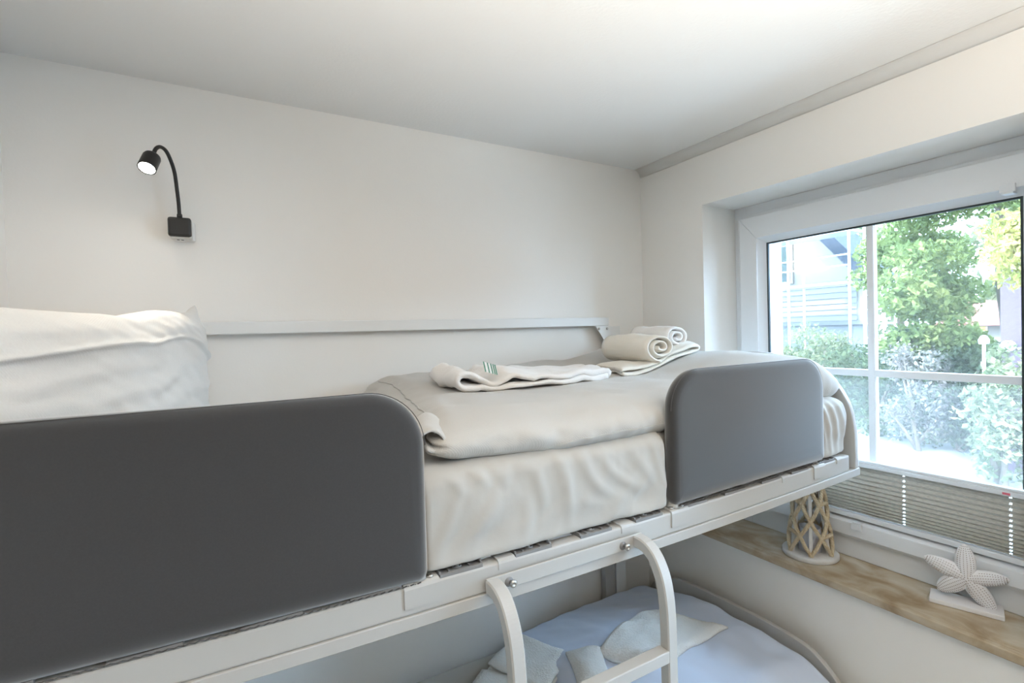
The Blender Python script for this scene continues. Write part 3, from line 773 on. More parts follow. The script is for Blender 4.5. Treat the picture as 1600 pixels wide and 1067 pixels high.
# ------------------------------------------------------------ upper duvet
def duvet_top(x, y):
    z = 1.628 + 0.066 * sstep(1.12, 1.46, x) + 0.024 * sstep(1.25, 1.60, y) * (1 - sstep(0.9, 1.2, x)) + 0.035 * sstep(1.42, 1.6, y) * sstep(0.8, 1.1, x) * (1 - sstep(1.35, 1.5, x))
    z -= 0.05 * sstep(1.47, 1.60, x) 
    z -= 0.018 * (1 - sstep(0.80, 0.92, y))
    return z + N(x, y, 3, 6) * 0.006 + N(x, y, 8, 14) * 0.003
LSH = [(0.80, 0.0), (0.91, 0.018), (1.12, 0.065), (1.32, 0.10), (1.55, 0.11), (1.62, 0.07)]
def duvet_fn(p, q):
    x, y, z = p
    t = q[2]
    lo, hi = 1.553, 1.640
    tz = (z - lo) / (hi - lo)
    s = sag(x) - 1.3315
    fr = 1 - sstep(0.80, 0.95, y)                      # front side hangs a little lower
    bot = 1.556 + s * 0.8 - 0.020 * fr * sstep(0.25, 0.60, x) + 0.006 * fr * (1 - sstep(0.3, 0.36, x))
    if y > 0.86: bot = 1.556 + s * 0.8
    zz = lerp(bot, duvet_top(x, y), tz)
    # sides puff out
    b = math.sin(max(0, min(1, tz)) * math.pi)
    ws = N(x * 1.3 + 0.6 * z, y * 0.2, z * 1.5, 16) * 0.007 + N(x * 2.3, 1.7, z * 1.2, 22) * 0.004
    if fr > 0: y = y - (0.010 * b + ws * b * 1.2) * fr
    if x < 0.42:
        k = 1 - sstep(0.30, 0.42, x)
        groove = -0.016 * math.exp(-((tz - 0.50) / 0.10) ** 2) 
        x = x - k * (0.034 * b * (0.5 + 0.5 * (1 - tz)) + groove + N(y * 1.0, z * 2, 4, 14) * 0.012 + N(y, z * 3, 9, 34) * 0.004)
        x += 0.016 * k * (sstep(1.0, 1.6, y)) - 0.012 * k * (1 - sstep(0.80, 0.9, y))
    x += interp(p[1], LSH) * (1 - sstep(0.30, 0.85, p[0])) * sstep(0.0, 1.0, tz)
    if x > 1.5: x += 0.015 * b * sstep(1.5, 1.56, x)
    return (x, y, zz)
dv = gridbox((0.318, 0.794, 1.553), (1.572, 1.628, 1.640), 150, 90, 16, 0.042, duvet_fn, rz=0.040)
du = thing('duvet', (0.95, 1.2, 1.55), 'pale grey woven duvet folded flat over the upper bunk mattress', 'duvet')
dc = dv.build('cover', M['duvet'], du)
for t_, r_w in ((0.80, 0.0022), (0.46, 0.0018)):
    pp = []
    for k in range(46):
        y = lerp(0.835, 1.585, k / 45)
        q_ = duvet_fn((0.318 + 0.042 * (1 - math.sqrt(1 - ((t_ - 0.5) / 0.5) ** 2)), y, lerp(1.553, 1.640, t_)), (0, 0, t_))
        pp.append((q_[0] - 0.0008, q_[1], q_[2] + 0.0006))
    mb = MB(); mb.tube(pp, r_w, n=6); mb.build('piping', M['hem'], dc)
# hem band of the cover along the lower front edge
mb = MB(); vs = []; fs = []; nx_, nz_ = 60, 8
for i in range(nx_ + 1):
    for j in range(nz_ + 1):
        x = lerp(0.47, 0.84, i / nx_); t = lerp(0.10, 0.10 + 0.30 * sstep(0.0, 0.35, i / nx_) + 0.02, j / nz_)
        yy = 0.794 + 0.042 * (1 - math.sqrt(max(0, 1 - ((t - 0.5) / 0.5) ** 2)))
        q_ = duvet_fn((x, yy, lerp(1.553, 1.640, t)), (0, 0, t))
        vs.append((x, q_[1] - 0.0022 - 0.0006 * math.sin(j / nz_ * math.pi), q_[2]))
for i in range(nx_):
    for j in range(nz_):
        o_ = i * (nz_ + 1) + j; fs.append((o_, o_ + nz_ + 1, o_ + nz_ + 2, o_ + 1))
mb.add(vs, fs, True); hb = mb.build('hem_band', M['hem'], dc, fix=False); hb['label'] = 'plain grey hem band'
sm_ = hb.modifiers.new('thickness', 'SOLIDIFY'); sm_.thickness = 0.002
# loose corner fold where the folded layers meet at the front left
mb = sheet([(-0.01, -0.012), (0.008, 0.002), (0.028, 0.006), (0.046, -0.002), (0.052, -0.014), (0.046, -0.026), (0.030, -0.028), (0.016, -0.022)], 0.008, (0.266, 0.800, 1.607), (1, 0, 0.10), (0, 0, 1), (0.25, 1, 0.05), 0.13, 8, wob=0.008, seed=3.1)
mb.build('corner_fold', M['duvet'], dc)

# ------------------------------------------------------------ pillow
def make_pillow():
    # local frame: u along the length (front left to back right), v up, w thickness
    A = Vector((-0.310, 0.78, 0)); B = Vector((-0.068, 1.605, 0))
    eu = (B - A).normalized(); ew = Vector((eu.y, -eu.x, 0)); tilt = R(3)
    ev = Vector((0, 0, 1)) * math.cos(tilt) - ew * math.sin(tilt)
    en = ew * math.cos(tilt) + Vector((0, 0, 1)) * math.sin(tilt)
    L = (B - A).length; H = 0.305; T = 0.072
    mb = MB(); nu, nv = 90, 90
    base = A - ew * 0.0 + Vector((0, 0, 1.553))
    vs = []; fs = []
    for side in (1, -1):
        for i in range(nu + 1):
            for j in range(nv + 1):
                a, b = i / nu, j / nv
                ca, cb = 2 * a - 1, 2 * b - 1
                th = max(0.0, (1 - abs(ca) ** 3.2)) ** 0.42 * max(0.0, (1 - abs(cb) ** 2.6)) ** 0.5
                # cushion corners pull out, edges pull in
                pin = 0.030 * (1 - cb * cb) * abs(ca) ** 6
                piv = 0.022 * (1 - ca * ca) * abs(cb) ** 6
                u = a * L - math.copysign(pin, ca); v = b * H - math.copysign(piv, cb) * 0.6
                v += (-0.022 * (1 - a) + 0.010 * math.exp(-((a - .72) / .12) ** 2) - 0.006 * math.exp(-((a - 0.52) / 0.05) ** 2)) * b
                ear = sstep(0.93, 1.0, a) * sstep(0.9, 1.0, b)
                v += 0.020 * ear
                w = side * T * th
                wr = N(a * 3, b * 5, side * 3, 2.0) * 0.006 + N(a * 9 + b * 4, b * 5, side, 2.2) * 0.0035
                if side > 0:
                    sv = 0.70 + 0.06 * math.sin(a * 3.0) - 0.15 * sstep(0.74, 1.0, a)
                    wr += -0.0060 * (1 - sstep(sv - 0.02, sv + 0.004, b)) + 0.0045 * math.exp(-((b - sv) / 0.016) ** 2)
                w += side * wr * min(1, th * 2) * (1 if side > 0 else 0.6)
                vs.append(base + eu * u + ev * v + en * w)
    W = (nu + 1) * (nv + 1)
    for s_ in range(2):
        for i in range(nu):
            for j in range(nv):
                o = s_ * W + i * (nv + 1) + j
                q = (o, o + nv + 1, o + nv + 2, o + 1); fs.append(q if s_ == 0 else q[::-1])
    mb.add(vs, fs, True)
    o = mb.build('pillow', M['pillow'], None, fix=False)
    bm = bmesh.new(); bm.from_mesh(o.data); bmesh.ops.remove_doubles(bm, verts=bm.verts, dist=0.0002); bmesh.ops.recalc_face_normals(bm, faces=bm.faces); bm.to_mesh(o.data); bm.free()
    zmin = min(v.co.z for v in o.data.vertices)
    for v in o.data.vertices: v.co.z += 1.556 - zmin
    return o
pw = make_pillow()
tag(pw, 'plump white woven pillow standing on its edge at the head of the upper bunk', 'pillow')

# ------------------------------------------------------------ towels on the upper duvet
def on_duvet(x, y): return duvet_top(x, y)
tw = thing('bath_mat', (0.8, 1.25, 1.63), 'white terry bath mat lying loosely folded on the upper duvet, with a green printed tag', 'bath mat')
def mat_fn2(p, t, q):
    x, y, z = p
    taper = 1.0 - 0.55 * sstep(0.75, 1.10, x)
    yc = 1.24
    y2 = yc + (y - yc) * taper * (0.72 if x < 0.58 else lerp(0.72, 1.0, sstep(0.58, 0.68, x)))
    return (x, y2, on_duvet(x, y2) + (z - 1.63) + 0.004)
prof = [(0.58, 0.006), (0.50, 0.006), (0.35, 0.007), (0.20, 0.007), (0.10, 0.008), (0.045, 0.009), (0.012, 0.014), (0.0, 0.028), (0.010, 0.044), (0.032, 0.050), (0.055, 0.043), (0.080, 0.028), (0.11, 0.020), (0.14, 0.026), (0.165, 0.036), (0.195, 0.036), (0.24, 0.028), (0.32, 0.022), (0.42, 0.020), (0.52, 0.020), (0.57, 0.020), (0.592, 0.014), (0.580, 0.006)]
mb = sheet([(a * 0.885, b) for a, b in prof], 0.016, (0.50, 1.13, 1.63), (1, 0, 0), (0, 0, 1), (0, 1, 0), 0.28, 26, wob=0.013, seed=1.0, fn=mat_fn2)
tm = mb.build('towel_cloth', M['terry'], tw)
mb = MB(); vs = []
zt2 = on_duvet(0.60, 1.2)
c0 = Vector((0.578, 1.165, zt2 + 0.052)); ux = Vector((0.040, 0.0, -0.012)); uy = Vector((0.004, 0.02, 0.026))
mb.add([c0, c0 + ux, c0 + ux + uy, c0 + uy], [(0, 1, 2, 3)]); lb = mb.build('care_tag', M['tagw'], tm, fix=False)
mb = MB(); nrm = ux.cross(uy).normalized() * -0.0006
for a in (0.02, 0.30, 0.55, 0.72, 0.86):
    w = 0.10
    q0 = c0 + ux * a - nrm * 0; q = [q0, q0 + ux * w, q0 + ux * w + uy, q0 + uy]
    mb.add([v + nrm for v in q], [(0, 1, 2, 3)]); mb.add([v - nrm for v in q], [(0, 1, 2, 3)])
mb.build('tag_print', M['tag'], lb, fix=False)

# base towel with a fold at the right end
tb = sheet([(0.0, 0.010), (0.03, 0.007), (0.12, 0.007), (0.24, 0.007), (0.31, 0.008), (0.348, 0.012), (0.356, 0.021), (0.34, 0.028), (0.28, 0.026), (0.20, 0.022), (0.12, 0.021), (0.06, 0.024), (0.02, 0.024), (-0.004, 0.018)], 0.012, (1.075, 1.18, 1.66), (1, 0, 0), (0, 0, 1), (0.30, 1, 0), 0.22, 22, wob=0.009, seed=5.0,
           fn=lambda p, t, q: (p[0], p[1], on_duvet(p[0], p[1]) + (p[2] - 1.66) + 0.003))
o = tb.build('folded_towel', M['terry_cream'])
tag(o, 'flat folded cream towel under the two rolled towels', 'towel')
def spiral(r0, r1, turns, flat, n=46, start=0.0, gap=1.0):
    P = []
    for k in range(n + 1):
        t = k / n; a = start + turns * 2 * math.pi * t
        r = lerp(r0, r1, t)
        P.append((r * math.cos(a), r * flat * math.sin(a)))
    return P
def roll(cx, cy, zc, rr, flat, direction, length, m, name_label, turns, wob, seed, start):
    d = Vector((direction[0], direction[1], 0)).normalized(); ex = Vector((d.y, -d.x, 0))
    mb = sheet(spiral(0.010, rr - 0.006, turns, flat, start=start), 0.0125, (cx, cy, zc), ex, (0, 0, 1), d, length, 14, wob=wob, seed=seed, sub=2)
    o = mb.build('rolled_towel', m); tag(o, name_label, 'towel', 'rolled towels on the upper duvet'); return o
roll(1.240, 1.175, on_duvet(1.24, 1.25) + 0.024 + 0.046, 0.074, 0.66, (0.06, 1), 0.24, M['terry_cream'], 'rolled cream towel lying in front on the folded towel', 2.3, 0.008, 2.0, 2.83)
roll(1.385, 1.235, on_duvet(1.36, 1.3) + 0.022 + 0.046, 0.060, 0.80, (0.06, 1), 0.20, M['terry'], 'rolled white towel behind the cream roll', 2.2, 0.008, 9.0, 3.45)

# ------------------------------------------------------------ lower bunk bedding
def lm_fn(p, q):
    x, y, z = p
    return (x, y, z + (N(x, y, 2, 6) * 0.006 if q[2] > .9 else 0))
lm = gridbox((-0.42, 0.80, 0.459), (1.562, 1.612, 0.618), 80, 36, 8, 0.04, lm_fn)
o = lm.build('mattress', M['sheet']); tag(o, 'lower bunk mattress in a pale sheet beneath the white duvet', 'mattress')
def ld_top(x, y):
    z = 0.742 - 0.012 * sstep(1.35, 1.57, x) - 0.03 * (1 - sstep(0.88, 1.1, x))
    z -= 0.060 * (1 - sstep(0.78, 0.92, y)) + 0.085 * sstep(1.25, 1.62, y)
    return z + N(x, y, 5, 5) * 0.010 + N(x * 1.4, y * 0.8, 1, 11) * 0.007 + (1 - abs(N(x * 0.7 + y * 0.6, y * 0.3, 2, 12)) * 2) * 0.004
def ld_fn(p, q):
    x, y, z = p
    tz = (z - 0.620) / 0.08
    b = math.sin(max(0, min(1, tz)) * math.pi)
    if x > 1.45: x += b * N(y, z, 3, 9) * 0.012
    return (x, y, lerp(0.621, ld_top(x, y), tz))
lo_ = gridbox((0.86, 0.78, 0.620), (1.572, 1.615, 0.700), 90, 60, 8, 0.038, ld_fn)
o = lo_.build('duvet', M['cloth_low']); tag(o, 'white duvet spread over the lower bunk, blue daylight cast put into its colour', 'duvet')
# waffle towel, folded to a point, under the ladder
def poly_cloth(corners, nx, ny, thick, topfn, m, name, wob=0.006, seed=0.0):
    """folded cloth lying on a surface: quad of corner points, domed thickness"""
    c = [Vector((*p, 0)) for p in corners]; vs = []; fs = []
    for s_ in (1, 0):
        for i in range(nx + 1):
            for j in range(ny + 1):
                a, b = i / nx, j / ny
                p = (c[0] * (1 - a) + c[1] * a) * (1 - b) + (c[3] * (1 - a) + c[2] * a) * b
                p.x += N(p.x, p.y, seed, 9) * 0.012; p.y += N(p.x, p.y, seed + 4, 9) * 0.012
                e = min(a, 1 - a, b, 1 - b)
                rim = min(1, e * nx / 3.0) ** 0.5
                z = topfn(p.x, p.y) + 0.002
                if s_: z += thick(a, b) * (0.45 + 0.55 * rim) + (N(p.x, p.y, seed, 16) * wob + N(p.x, p.y, seed + 2, 38) * wob * .5) * rim
                vs.append((p.x, p.y, z))
    W = (nx + 1) * (ny + 1)
    for s_ in range(2):
        for i in range(nx):
            for j in range(ny):
                o_ = s_ * W + i * (ny + 1) + j; q = (o_, o_ + ny + 1, o_ + ny + 2, o_ + 1); fs.append(q if s_ else q[::-1])
    rim = [i * (ny + 1) for i in range(nx + 1)] + [nx * (ny + 1) + j for j in range(1, ny + 1)] + [i * (ny + 1) + ny for i in range(nx - 1, -1, -1)] + [j for j in range(ny - 1, 0, -1)]
    for k in range(len(rim)):
        l = (k + 1) % len(rim); fs.append((rim[k], rim[l], rim[l] + W, rim[k] + W))
    mb = MB(); mb.add(vs, fs, True); return mb.build(name, m)
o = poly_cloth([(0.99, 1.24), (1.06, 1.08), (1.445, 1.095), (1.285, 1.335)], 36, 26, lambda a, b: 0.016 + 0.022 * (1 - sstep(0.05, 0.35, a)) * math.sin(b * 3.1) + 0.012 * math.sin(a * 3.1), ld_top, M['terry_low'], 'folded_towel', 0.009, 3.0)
tag(o, 'white waffle towel folded to a point on the lower duvet beside the right ladder leg', 'towel')
# the heap of folded towels by the left ladder leg
def fold_stack(cx, cy, ang, w, layers, length, m, label, seed):
    d = Vector((math.cos(ang), math.sin(ang), 0)); e = Vector((-d.y, d.x, 0))
    prof = []; z = 0.006
    for k in range(layers):
        xs = [0.0, w * 0.33, w * 0.66, w] if k % 2 == 0 else [w, w * 0.66, w * 0.33, 0.0]
        for x in xs: prof.append((x, z + 0.006 * math.sin(x / w * math.pi) + (0.004 * k if x == w else 0)))
        if k < layers - 1:
            prof.append((xs[-1] + (0.012 if k % 2 == 0 else -0.012), z + 0.009)); z += 0.019
    base = 0.624
    mb = sheet(prof, 0.012, Vector((cx, cy, base)), e, (0, 0, 1), d, length, 14, wob=0.008, seed=seed)
    o = mb.build('folded_towel', m); tag(o, label, 'towel'); return o
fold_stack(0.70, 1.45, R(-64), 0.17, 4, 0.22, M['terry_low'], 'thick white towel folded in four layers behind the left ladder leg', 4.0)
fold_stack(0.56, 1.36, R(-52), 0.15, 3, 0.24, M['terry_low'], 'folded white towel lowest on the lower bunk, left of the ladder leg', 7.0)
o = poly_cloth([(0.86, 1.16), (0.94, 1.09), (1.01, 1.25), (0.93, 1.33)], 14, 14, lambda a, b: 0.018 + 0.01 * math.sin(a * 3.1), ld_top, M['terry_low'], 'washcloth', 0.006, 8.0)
tag(o, 'small white cloth lying just right of the left ladder leg on the lower bunk', 'cloth')

# ------------------------------------------------------------ reading lamp
rl = thing('reading_lamp', (-0.113, 1.67, 2.095), 'black gooseneck reading lamp plugged to the wall above the pillow', 'lamp')
mb = MB(); mb.box((-0.132, 1.648, 2.061), (-0.078, 1.6695, 2.116)); mb.build('wall_plate', M['tagw'], rl, bevel=0.006)
mb = MB(); mb.box((-0.136, 1.622, 2.062), (-0.0845, 1.648, 2.117)); bb = mb.build('base_body', M['silver'], rl, bevel=0.005)
mb = MB(); mb.box((-0.1395, 1.613, 2.0675), (-0.0855, 1.630, 2.1200)); mb.build('base_cap', M['black'], rl, bevel=0.006)
for x in (-0.118, -0.108):
    mb = MB(); mb.box((x - 0.003, 1.634, 2.0612), (x + 0.003, 1.642, 2.0625)); mb.build('socket', M['black'], bb)
mb = MB(); mb.box((-0.0847, 1.634, 2.098), (-0.0830, 1.642, 2.106)); mb.build('switch', M['tagw'], bb)
def at_y(px, py, Y):
    d = _f + _r2 * ((px - 800) / 769.2) - _u2 * ((py - 533.5) / 769.2)
    return Vector((0, 0, 1.78)) + d * (Y / d.y)
arm = [(-0.112, 1.625, 2.118), (-0.113, 1.622, 2.16), (-0.1155, 1.617, 2.20), (-0.1185, 1.610, 2.238), (-0.125, 1.600, 2.266), (-0.134, 1.588, 2.287), (-0.1445, 1.575, 2.291), (-0.153, 1.563, 2.281), (-0.1585, 1.555, 2.262), (-0.1610, 1.551, 2.250)]
mb = MB(); mb.tube(smooth_path(arm), 0.0047, n=12); mb.build('gooseneck', M['black'], rl)
mb = MB(); mb.lathe([(0.0065, 0), (0.0065, 0.012), (0.005, 0.014)], (-0.112, 1.625, 2.117), n=14); mb.build('collar', M['black'], rl)
hd = Vector((-0.26, -0.62, -1.0)).normalized(); hc = Vector((-0.1595, 1.552, 2.258))
mb = MB(); mb.lathe([(0.0, 0.0), (0.015, 0.0), (0.0185, 0.003), (0.0200, 0.008), (0.0205, 0.046), (0.0205, 0.049), (0.0180, 0.049), (0.0175, 0.044)], hc, axis=hd, n=28); mb.build('lamp_head', M['black'], rl)
mb = MB(); mb.lathe([(0.0178, 0.0445), (0.0178, 0.0475), (0.0, 0.0482)], hc, axis=hd, n=28); mb.build('led_lens', M['led'], rl)
sp = bpy.data.lights.new('reading_light', 'SPOT'); sp.energy = READING_LAMP_WATT; sp.color = (1.0, 0.90, 0.76); sp.spot_size = R(70); sp.spot_blend = 0.8; sp.shadow_soft_size = 0.016
so = bpy.data.objects.new('reading_light', sp); COL.objects.link(so)
so.parent = rl
so.location = hc + hd * 0.055 - Vector(rl.location)
so.rotation_euler = hd.to_track_quat('-Z', 'Y').to_euler()

# ------------------------------------------------------------ rope lantern on the sill
SZ = WZ0
LX, LY = 1.757, 0.992
ln = thing('rope_lantern', (LX, LY, SZ), 'whitewashed wooden lantern wrapped in a jute rope net on the stone sill', 'lantern')
mb = MB(); mb.lathe([(0.0, 0.0005), (0.086, 0.0005), (0.088, 0.003), (0.088, 0.013), (0.085, 0.017), (0.0, 0.017)], (LX, LY, SZ), n=48); mb.build('base', M['whitewood'], ln)
def lr(z): return lerp(0.070, 0.040, z / 0.26)
mb = MB(); mb.lathe([(0.0, 0.262), (0.048, 0.262), (0.050, 0.265), (0.050, 0.276), (0.0, 0.276)], (LX, LY, SZ), n=36); mb.build('top_disc', M['whitewood'], ln)
NB = 6
offa = R(212)
for k in range(NB):
    a = offa + k * 2 * math.pi / NB
    P = [(LX + (lr(z) - 0.006) * math.cos(a), LY + (lr(z) - 0.006) * math.sin(a), SZ + z) for z in (0.016, 0.09, 0.18, 0.263)]
    mb = MB(); mb.tube(P, 0.0055, square=(0.0055, 0.0045)); mb.build('bar', M['whitewood'], ln)
mb = MB(); mb.lathe([(0.0, 0.0175), (0.036, 0.0175), (0.034, 0.10), (0.031, 0.10), (0.030, 0.03), (0.0, 0.03)], (LX, LY, SZ), n=28); mb.build('candle_cup', mat('frosted_cup', (0.66, 0.66, 0.72), 0.5), ln)
def twisted(mb, P, r):
    P = smooth_path(P, 6)
    # three strands
    L = [0]
    for a, b in zip(P, P[1:]): L.append(L[-1] + (b - a).length)
    n = max(6, int(L[-1] / 0.0035))
    Q = []
    j = 0
    for k in range(n + 1):
        s = L[-1] * k / n
        while j < len(L) - 2 and L[j + 1] < s: j += 1
        t = (s - L[j]) / max(L[j + 1] - L[j], 1e-9); Q.append(P[j].lerp(P[j + 1], t))
    for st in range(3):
        path = []
        for k, q in enumerate(Q):
            d = (Q[min(k + 1, n)] - Q[max(k - 1, 0)]).normalized(); s_ = d.cross(Vector((0.3, 0.2, 1))).normalized(); u = s_.cross(d)
            a = 2 * math.pi * (st / 3 + k * 0.0035 / 0.024)
            path.append(q + (s_ * math.cos(a) + u * math.sin(a)) * r * 0.52)
        mb.tube(path, r * 0.62, n=6)
rows = [0.022, 0.080, 0.135, 0.190, 0.245]
def node(row, k):
    z = rows[row]; a = offa + (k + 0.5 * (row % 2)) * 2 * math.pi / NB
    sw = 0.008 * N(row * 1.7, k * 2.3, 1, 3)
    return Vector((LX + (lr(z) + 0.003) * math.cos(a), LY + (lr(z) + 0.003) * math.sin(a), SZ + z + sw))
def mid(p, q, sag_=0.0):
    m_ = (p + q) / 2; c = Vector((LX, LY, m_.z)); d = (m_ - c); r_ = lr(m_.z - SZ) + 0.004
    return c + d.normalized() * r_ + Vector((0, 0, -sag_))
for row in range(4):
    for k in range(NB):
        p = node(row, k)
        for q in ((node(row + 1, k), node(row + 1, k - 1)) if row % 2 == 0 else (node(row + 1, k), node(row + 1, k + 1))):
            mb = MB(); twisted(mb, [p, mid(p, q, 0.003), q], 0.0062); mb.build('rope', M['rope'], ln)
for row in (1, 3):
    for k in range(0, NB, 2):
        mb = MB(); p, q = node(row, k), node(row, k + 1); twisted(mb, [p, mid(p, q, -0.008), q], 0.0062); mb.build('rope', M['rope'], ln)
for k in range(NB):
    for row in range(5):
        if (row, k) in ((0, 0), (0, 1), (1, 0), (1, 5), (2, 0), (2, 1), (0, 5), (3, 0), (3, 5), (4, 0)):
            p = node(row, k); mb = MB(); mb.lathe([(0.0, -0.006), (0.0065, -0.004), (0.008, 0), (0.0065, 0.004), (0, 0.006)], p, axis=(0.2, 0.1, 1), n=12); mb.build('knot', M['rope'], ln)

# ------------------------------------------------------------ starfish ornament
st = thing('starfish_ornament', (1.79, 0.575, SZ), 'white pitted starfish figure on a flat plinth on the stone sill', 'ornament')
ca = Vector((1.790, 0.577, 0)); along = Vector((0.30, -0.95, 0)).normalized(); acr = Vector((along.y, -along.x, 0)) * -1
def sp_(a, b, z): return ca + along * a + acr * b + Vector((0, 0, z))
mb = MB()
pl = [sp_(-0.078, -0.036, 0), sp_(0.078, -0.036, 0), sp_(0.078, 0.036, 0), sp_(-0.078, 0.036, 0)]
mb.prism([(p.x, p.y) for p in pl], 'z', SZ + 0.0005, SZ + 0.014); mb.build('plinth', M['star'], st, bevel=0.002)
# star body: 5 arms, domed heightfield on both faces
arms = [(92, 0.094, 0.0200), (160, 0.098, 0.0205), (12, 0.090, 0.0185), (222, 0.084, 0.0215), (306, 0.100, 0.0200)]   # angle from +along, length, half width
SC = Vector((0.002, 0, 0.084))
fwd = acr * -1 if (acr.dot(Vector((-1, 0, 0))) < 0) else acr
fwd = fwd if fwd.dot(Vector((-1, -0.3, 0))) > 0 else -fwd
def star_pt(a, b, h): return ca + along * a + Vector((0, 0, SZ + 0.001 + b)) + fwd * h
starm = MB(); pits = MB()
for (deg, ln_, hw) in arms:
    a = R(deg); d = Vector((math.cos(a), math.sin(a))); n_ = Vector((-d.y, d.x))
    rings = []; K = 16; J = 14
    vs = []; fs = []
    for k in range(K + 1):
        t = k / K
        wid = hw * (1.0 + 0.25 * math.sin(t * math.pi * 0.9)) * (1 - t ** 3.2) ** 0.55 if t < 1 else 0.0005
        wid *= lerp(0.85, 1.0, sstep(0, .3, t))
        th = 0.019 * (1 - 0.55 * t) * (1 - t ** 5) ** 0.5 + 0.0004
        for j in range(J):
            q = 2 * math.pi * j / J
            x = wid * math.cos(q); h = th * math.sin(q) * (1 if math.sin(q) > 0 else 0.7)
            p2 = Vector((SC.x, SC.z)) + d * (ln_ * t) + n_ * x
            vs.append(star_pt(p2.x, p2.y, h))
    for k in range(K):
        for j in range(J):
            jj = (j + 1) % J; fs.append((k * J + j, k * J + jj, (k + 1) * J + jj, (k + 1) * J + j))
    starm.add(vs, fs, True)
    for row in (-0.72, -0.48, -0.16, 0.16, 0.48, 0.72):
        for k in range(16):
            t = 0.05 + 0.88 * k / 15
            if abs(row) > .6 and (t < 0.3): continue
            wid = hw * (1.0 + 0.25 * math.sin(t * math.pi * 0.9)) * (1 - t ** 3.2) ** 0.55 * lerp(0.85, 1.0, sstep(0, .3, t)); th = 0.019 * (1 - 0.55 * t) * (1 - t ** 5) ** 0.5
            x = row * wid; h = th * math.sqrt(max(0, 1 - row * row))
            p2 = Vector((SC.x, SC.z)) + d * (ln_ * t) + n_ * x
            c = star_pt(p2.x, p2.y, h - 0.0004)
            e1 = (along * d.x + Vector((0, 0, d.y))) * 0.0017; e2 = (along * n_.x + Vector((0, 0, n_.y))) * 0.0011
            nf = fwd * 0.0010
            pits.add([c + e1 + nf, c + e2 + nf, c - e1 + nf, c - e2 + nf, c - fwd * .002], [(0, 1, 2, 3), (0, 4, 1), (1, 4, 2), (2, 4, 3), (3, 4, 0)])
sb = starm.build('star_body', M['star'], st)
stuff(pits.build('pits', M['starhole'], sb, fix=False))

# ------------------------------------------------------------ outside
GZ = -0.15
mb = MB(); mb.box((OX, -14, GZ - 0.1), (60, 45, GZ)); struct(mb.build('ground_1', M['paving']))
def beam(mb, a, b, r, n=8): mb.tube([a, b], r, n=n)
# house with gable
hs_ = thing('house', (14.3, 9.0, GZ), 'white gabled house with grey boarded ground floor behind scaffolding', 'house')
mb = MB()
mb.prism([(6.55, 1.75), (13.5, 1.75), (13.5, 2.9), (9.6, 6.6), (6.55, 2.95)], 'x', 14.0, 14.9); mb.build('gable_wall', M['render'], hs_)
for k in range(7):
    mb = MB(); z0 = 1.85 + 0.15 * k; mb.prism([(13.985, z0 + 0.146), (13.955, z0), (14.0, z0), (14.0, z0 + 0.146)], 'y', 6.6, 13.4); mb.build('board', M['board'], hs_)
mb = MB(); mb.box((14.0, 6.7, GZ), (14.8, 13.3, 1.74)); mb.build('plinth', M['siding'], hs_)
mb = MB(); mb.box((13.9, 6.5, 1.74), (14.0, 13.5, 1.84)); mb.build('ledge', M['siding'], hs_)
for a, b in (((6.2, 2.72), (9.6, 6.75)), ((13.9, 2.5), (9.6, 6.75))):
    d = (Vector(b) - Vector(a)).normalized(); n_ = Vector((-d.y, d.x)) * (0.28 if d.x > 0 else -0.28)
    mb = MB(); mb.prism([a, b, (b[0] + n_.x, b[1] + n_.y), (a[0] + n_.x, a[1] + n_.y)], 'x', 13.55, 15.1); mb.build('roof_side', M['roof'], hs_)
mb = MB(); mb.box((13.93, 8.22, 2.95), (14.0, 9.15, 4.10)); wf = mb.build('window', M['render'], hs_)
mb = MB(); mb.box((13.92, 8.30, 3.02), (13.93, 8.66, 4.03)); mb.box((13.92, 8.71, 3.02), (13.93, 9.08, 4.03)); mb.build('pane', M['darkglass'], wf)
mb = MB(); mb.box((13.5, 6.28, 2.72), (14.0, 6.62, 2.86)); mb.build('gutter', M['roof'], hs_)
# facade scaffold
sc1 = thing('scaffold', (12.9, 7.5, GZ), 'steel facade scaffold with blue decks in front of the white house', 'scaffold')
for y in (6.1, 7.55, 9.3):
    for x in (12.6, 13.3):
        mb = MB(); beam(mb, (x, y, GZ), (x, y, 4.6), 0.03); mb.build('pole', M['steel'], sc1)
for z, mt_ in ((2.72, 'deckblue'), (3.95, 'deckblue')):
    mb = MB(); mb.box((12.6, 6.1, z), (13.3, 9.3, z + 0.05)); mb.build('deck', M['steel'], sc1)
    mb = MB(); mb.box((12.56, 6.1, z + 0.05), (12.6, 7.5, z + 0.17)) if z > 3 else mb.box((12.56, 7.6, z + 0.05), (12.6, 9.3, z + 0.17)); mb.build('toe_board', M['deckblue'], sc1)
for z in (3.15, 3.4, 2.2):
    mb = MB(); beam(mb, (12.6, 6.1, z), (12.6, 9.3, z), 0.018); mb.build('guard_rail', M['steel'], sc1)
mb = MB(); beam(mb, (12.58, 9.25, 2.05), (12.58, 7.6, 2.72), 0.018); mb.build('brace', M['steel'], sc1)
mb = MB(); beam(mb, (12.58, 9.25, 3.4), (12.58, 7.6, 2.80), 0.018); mb.build('brace', M['steel'], sc1)
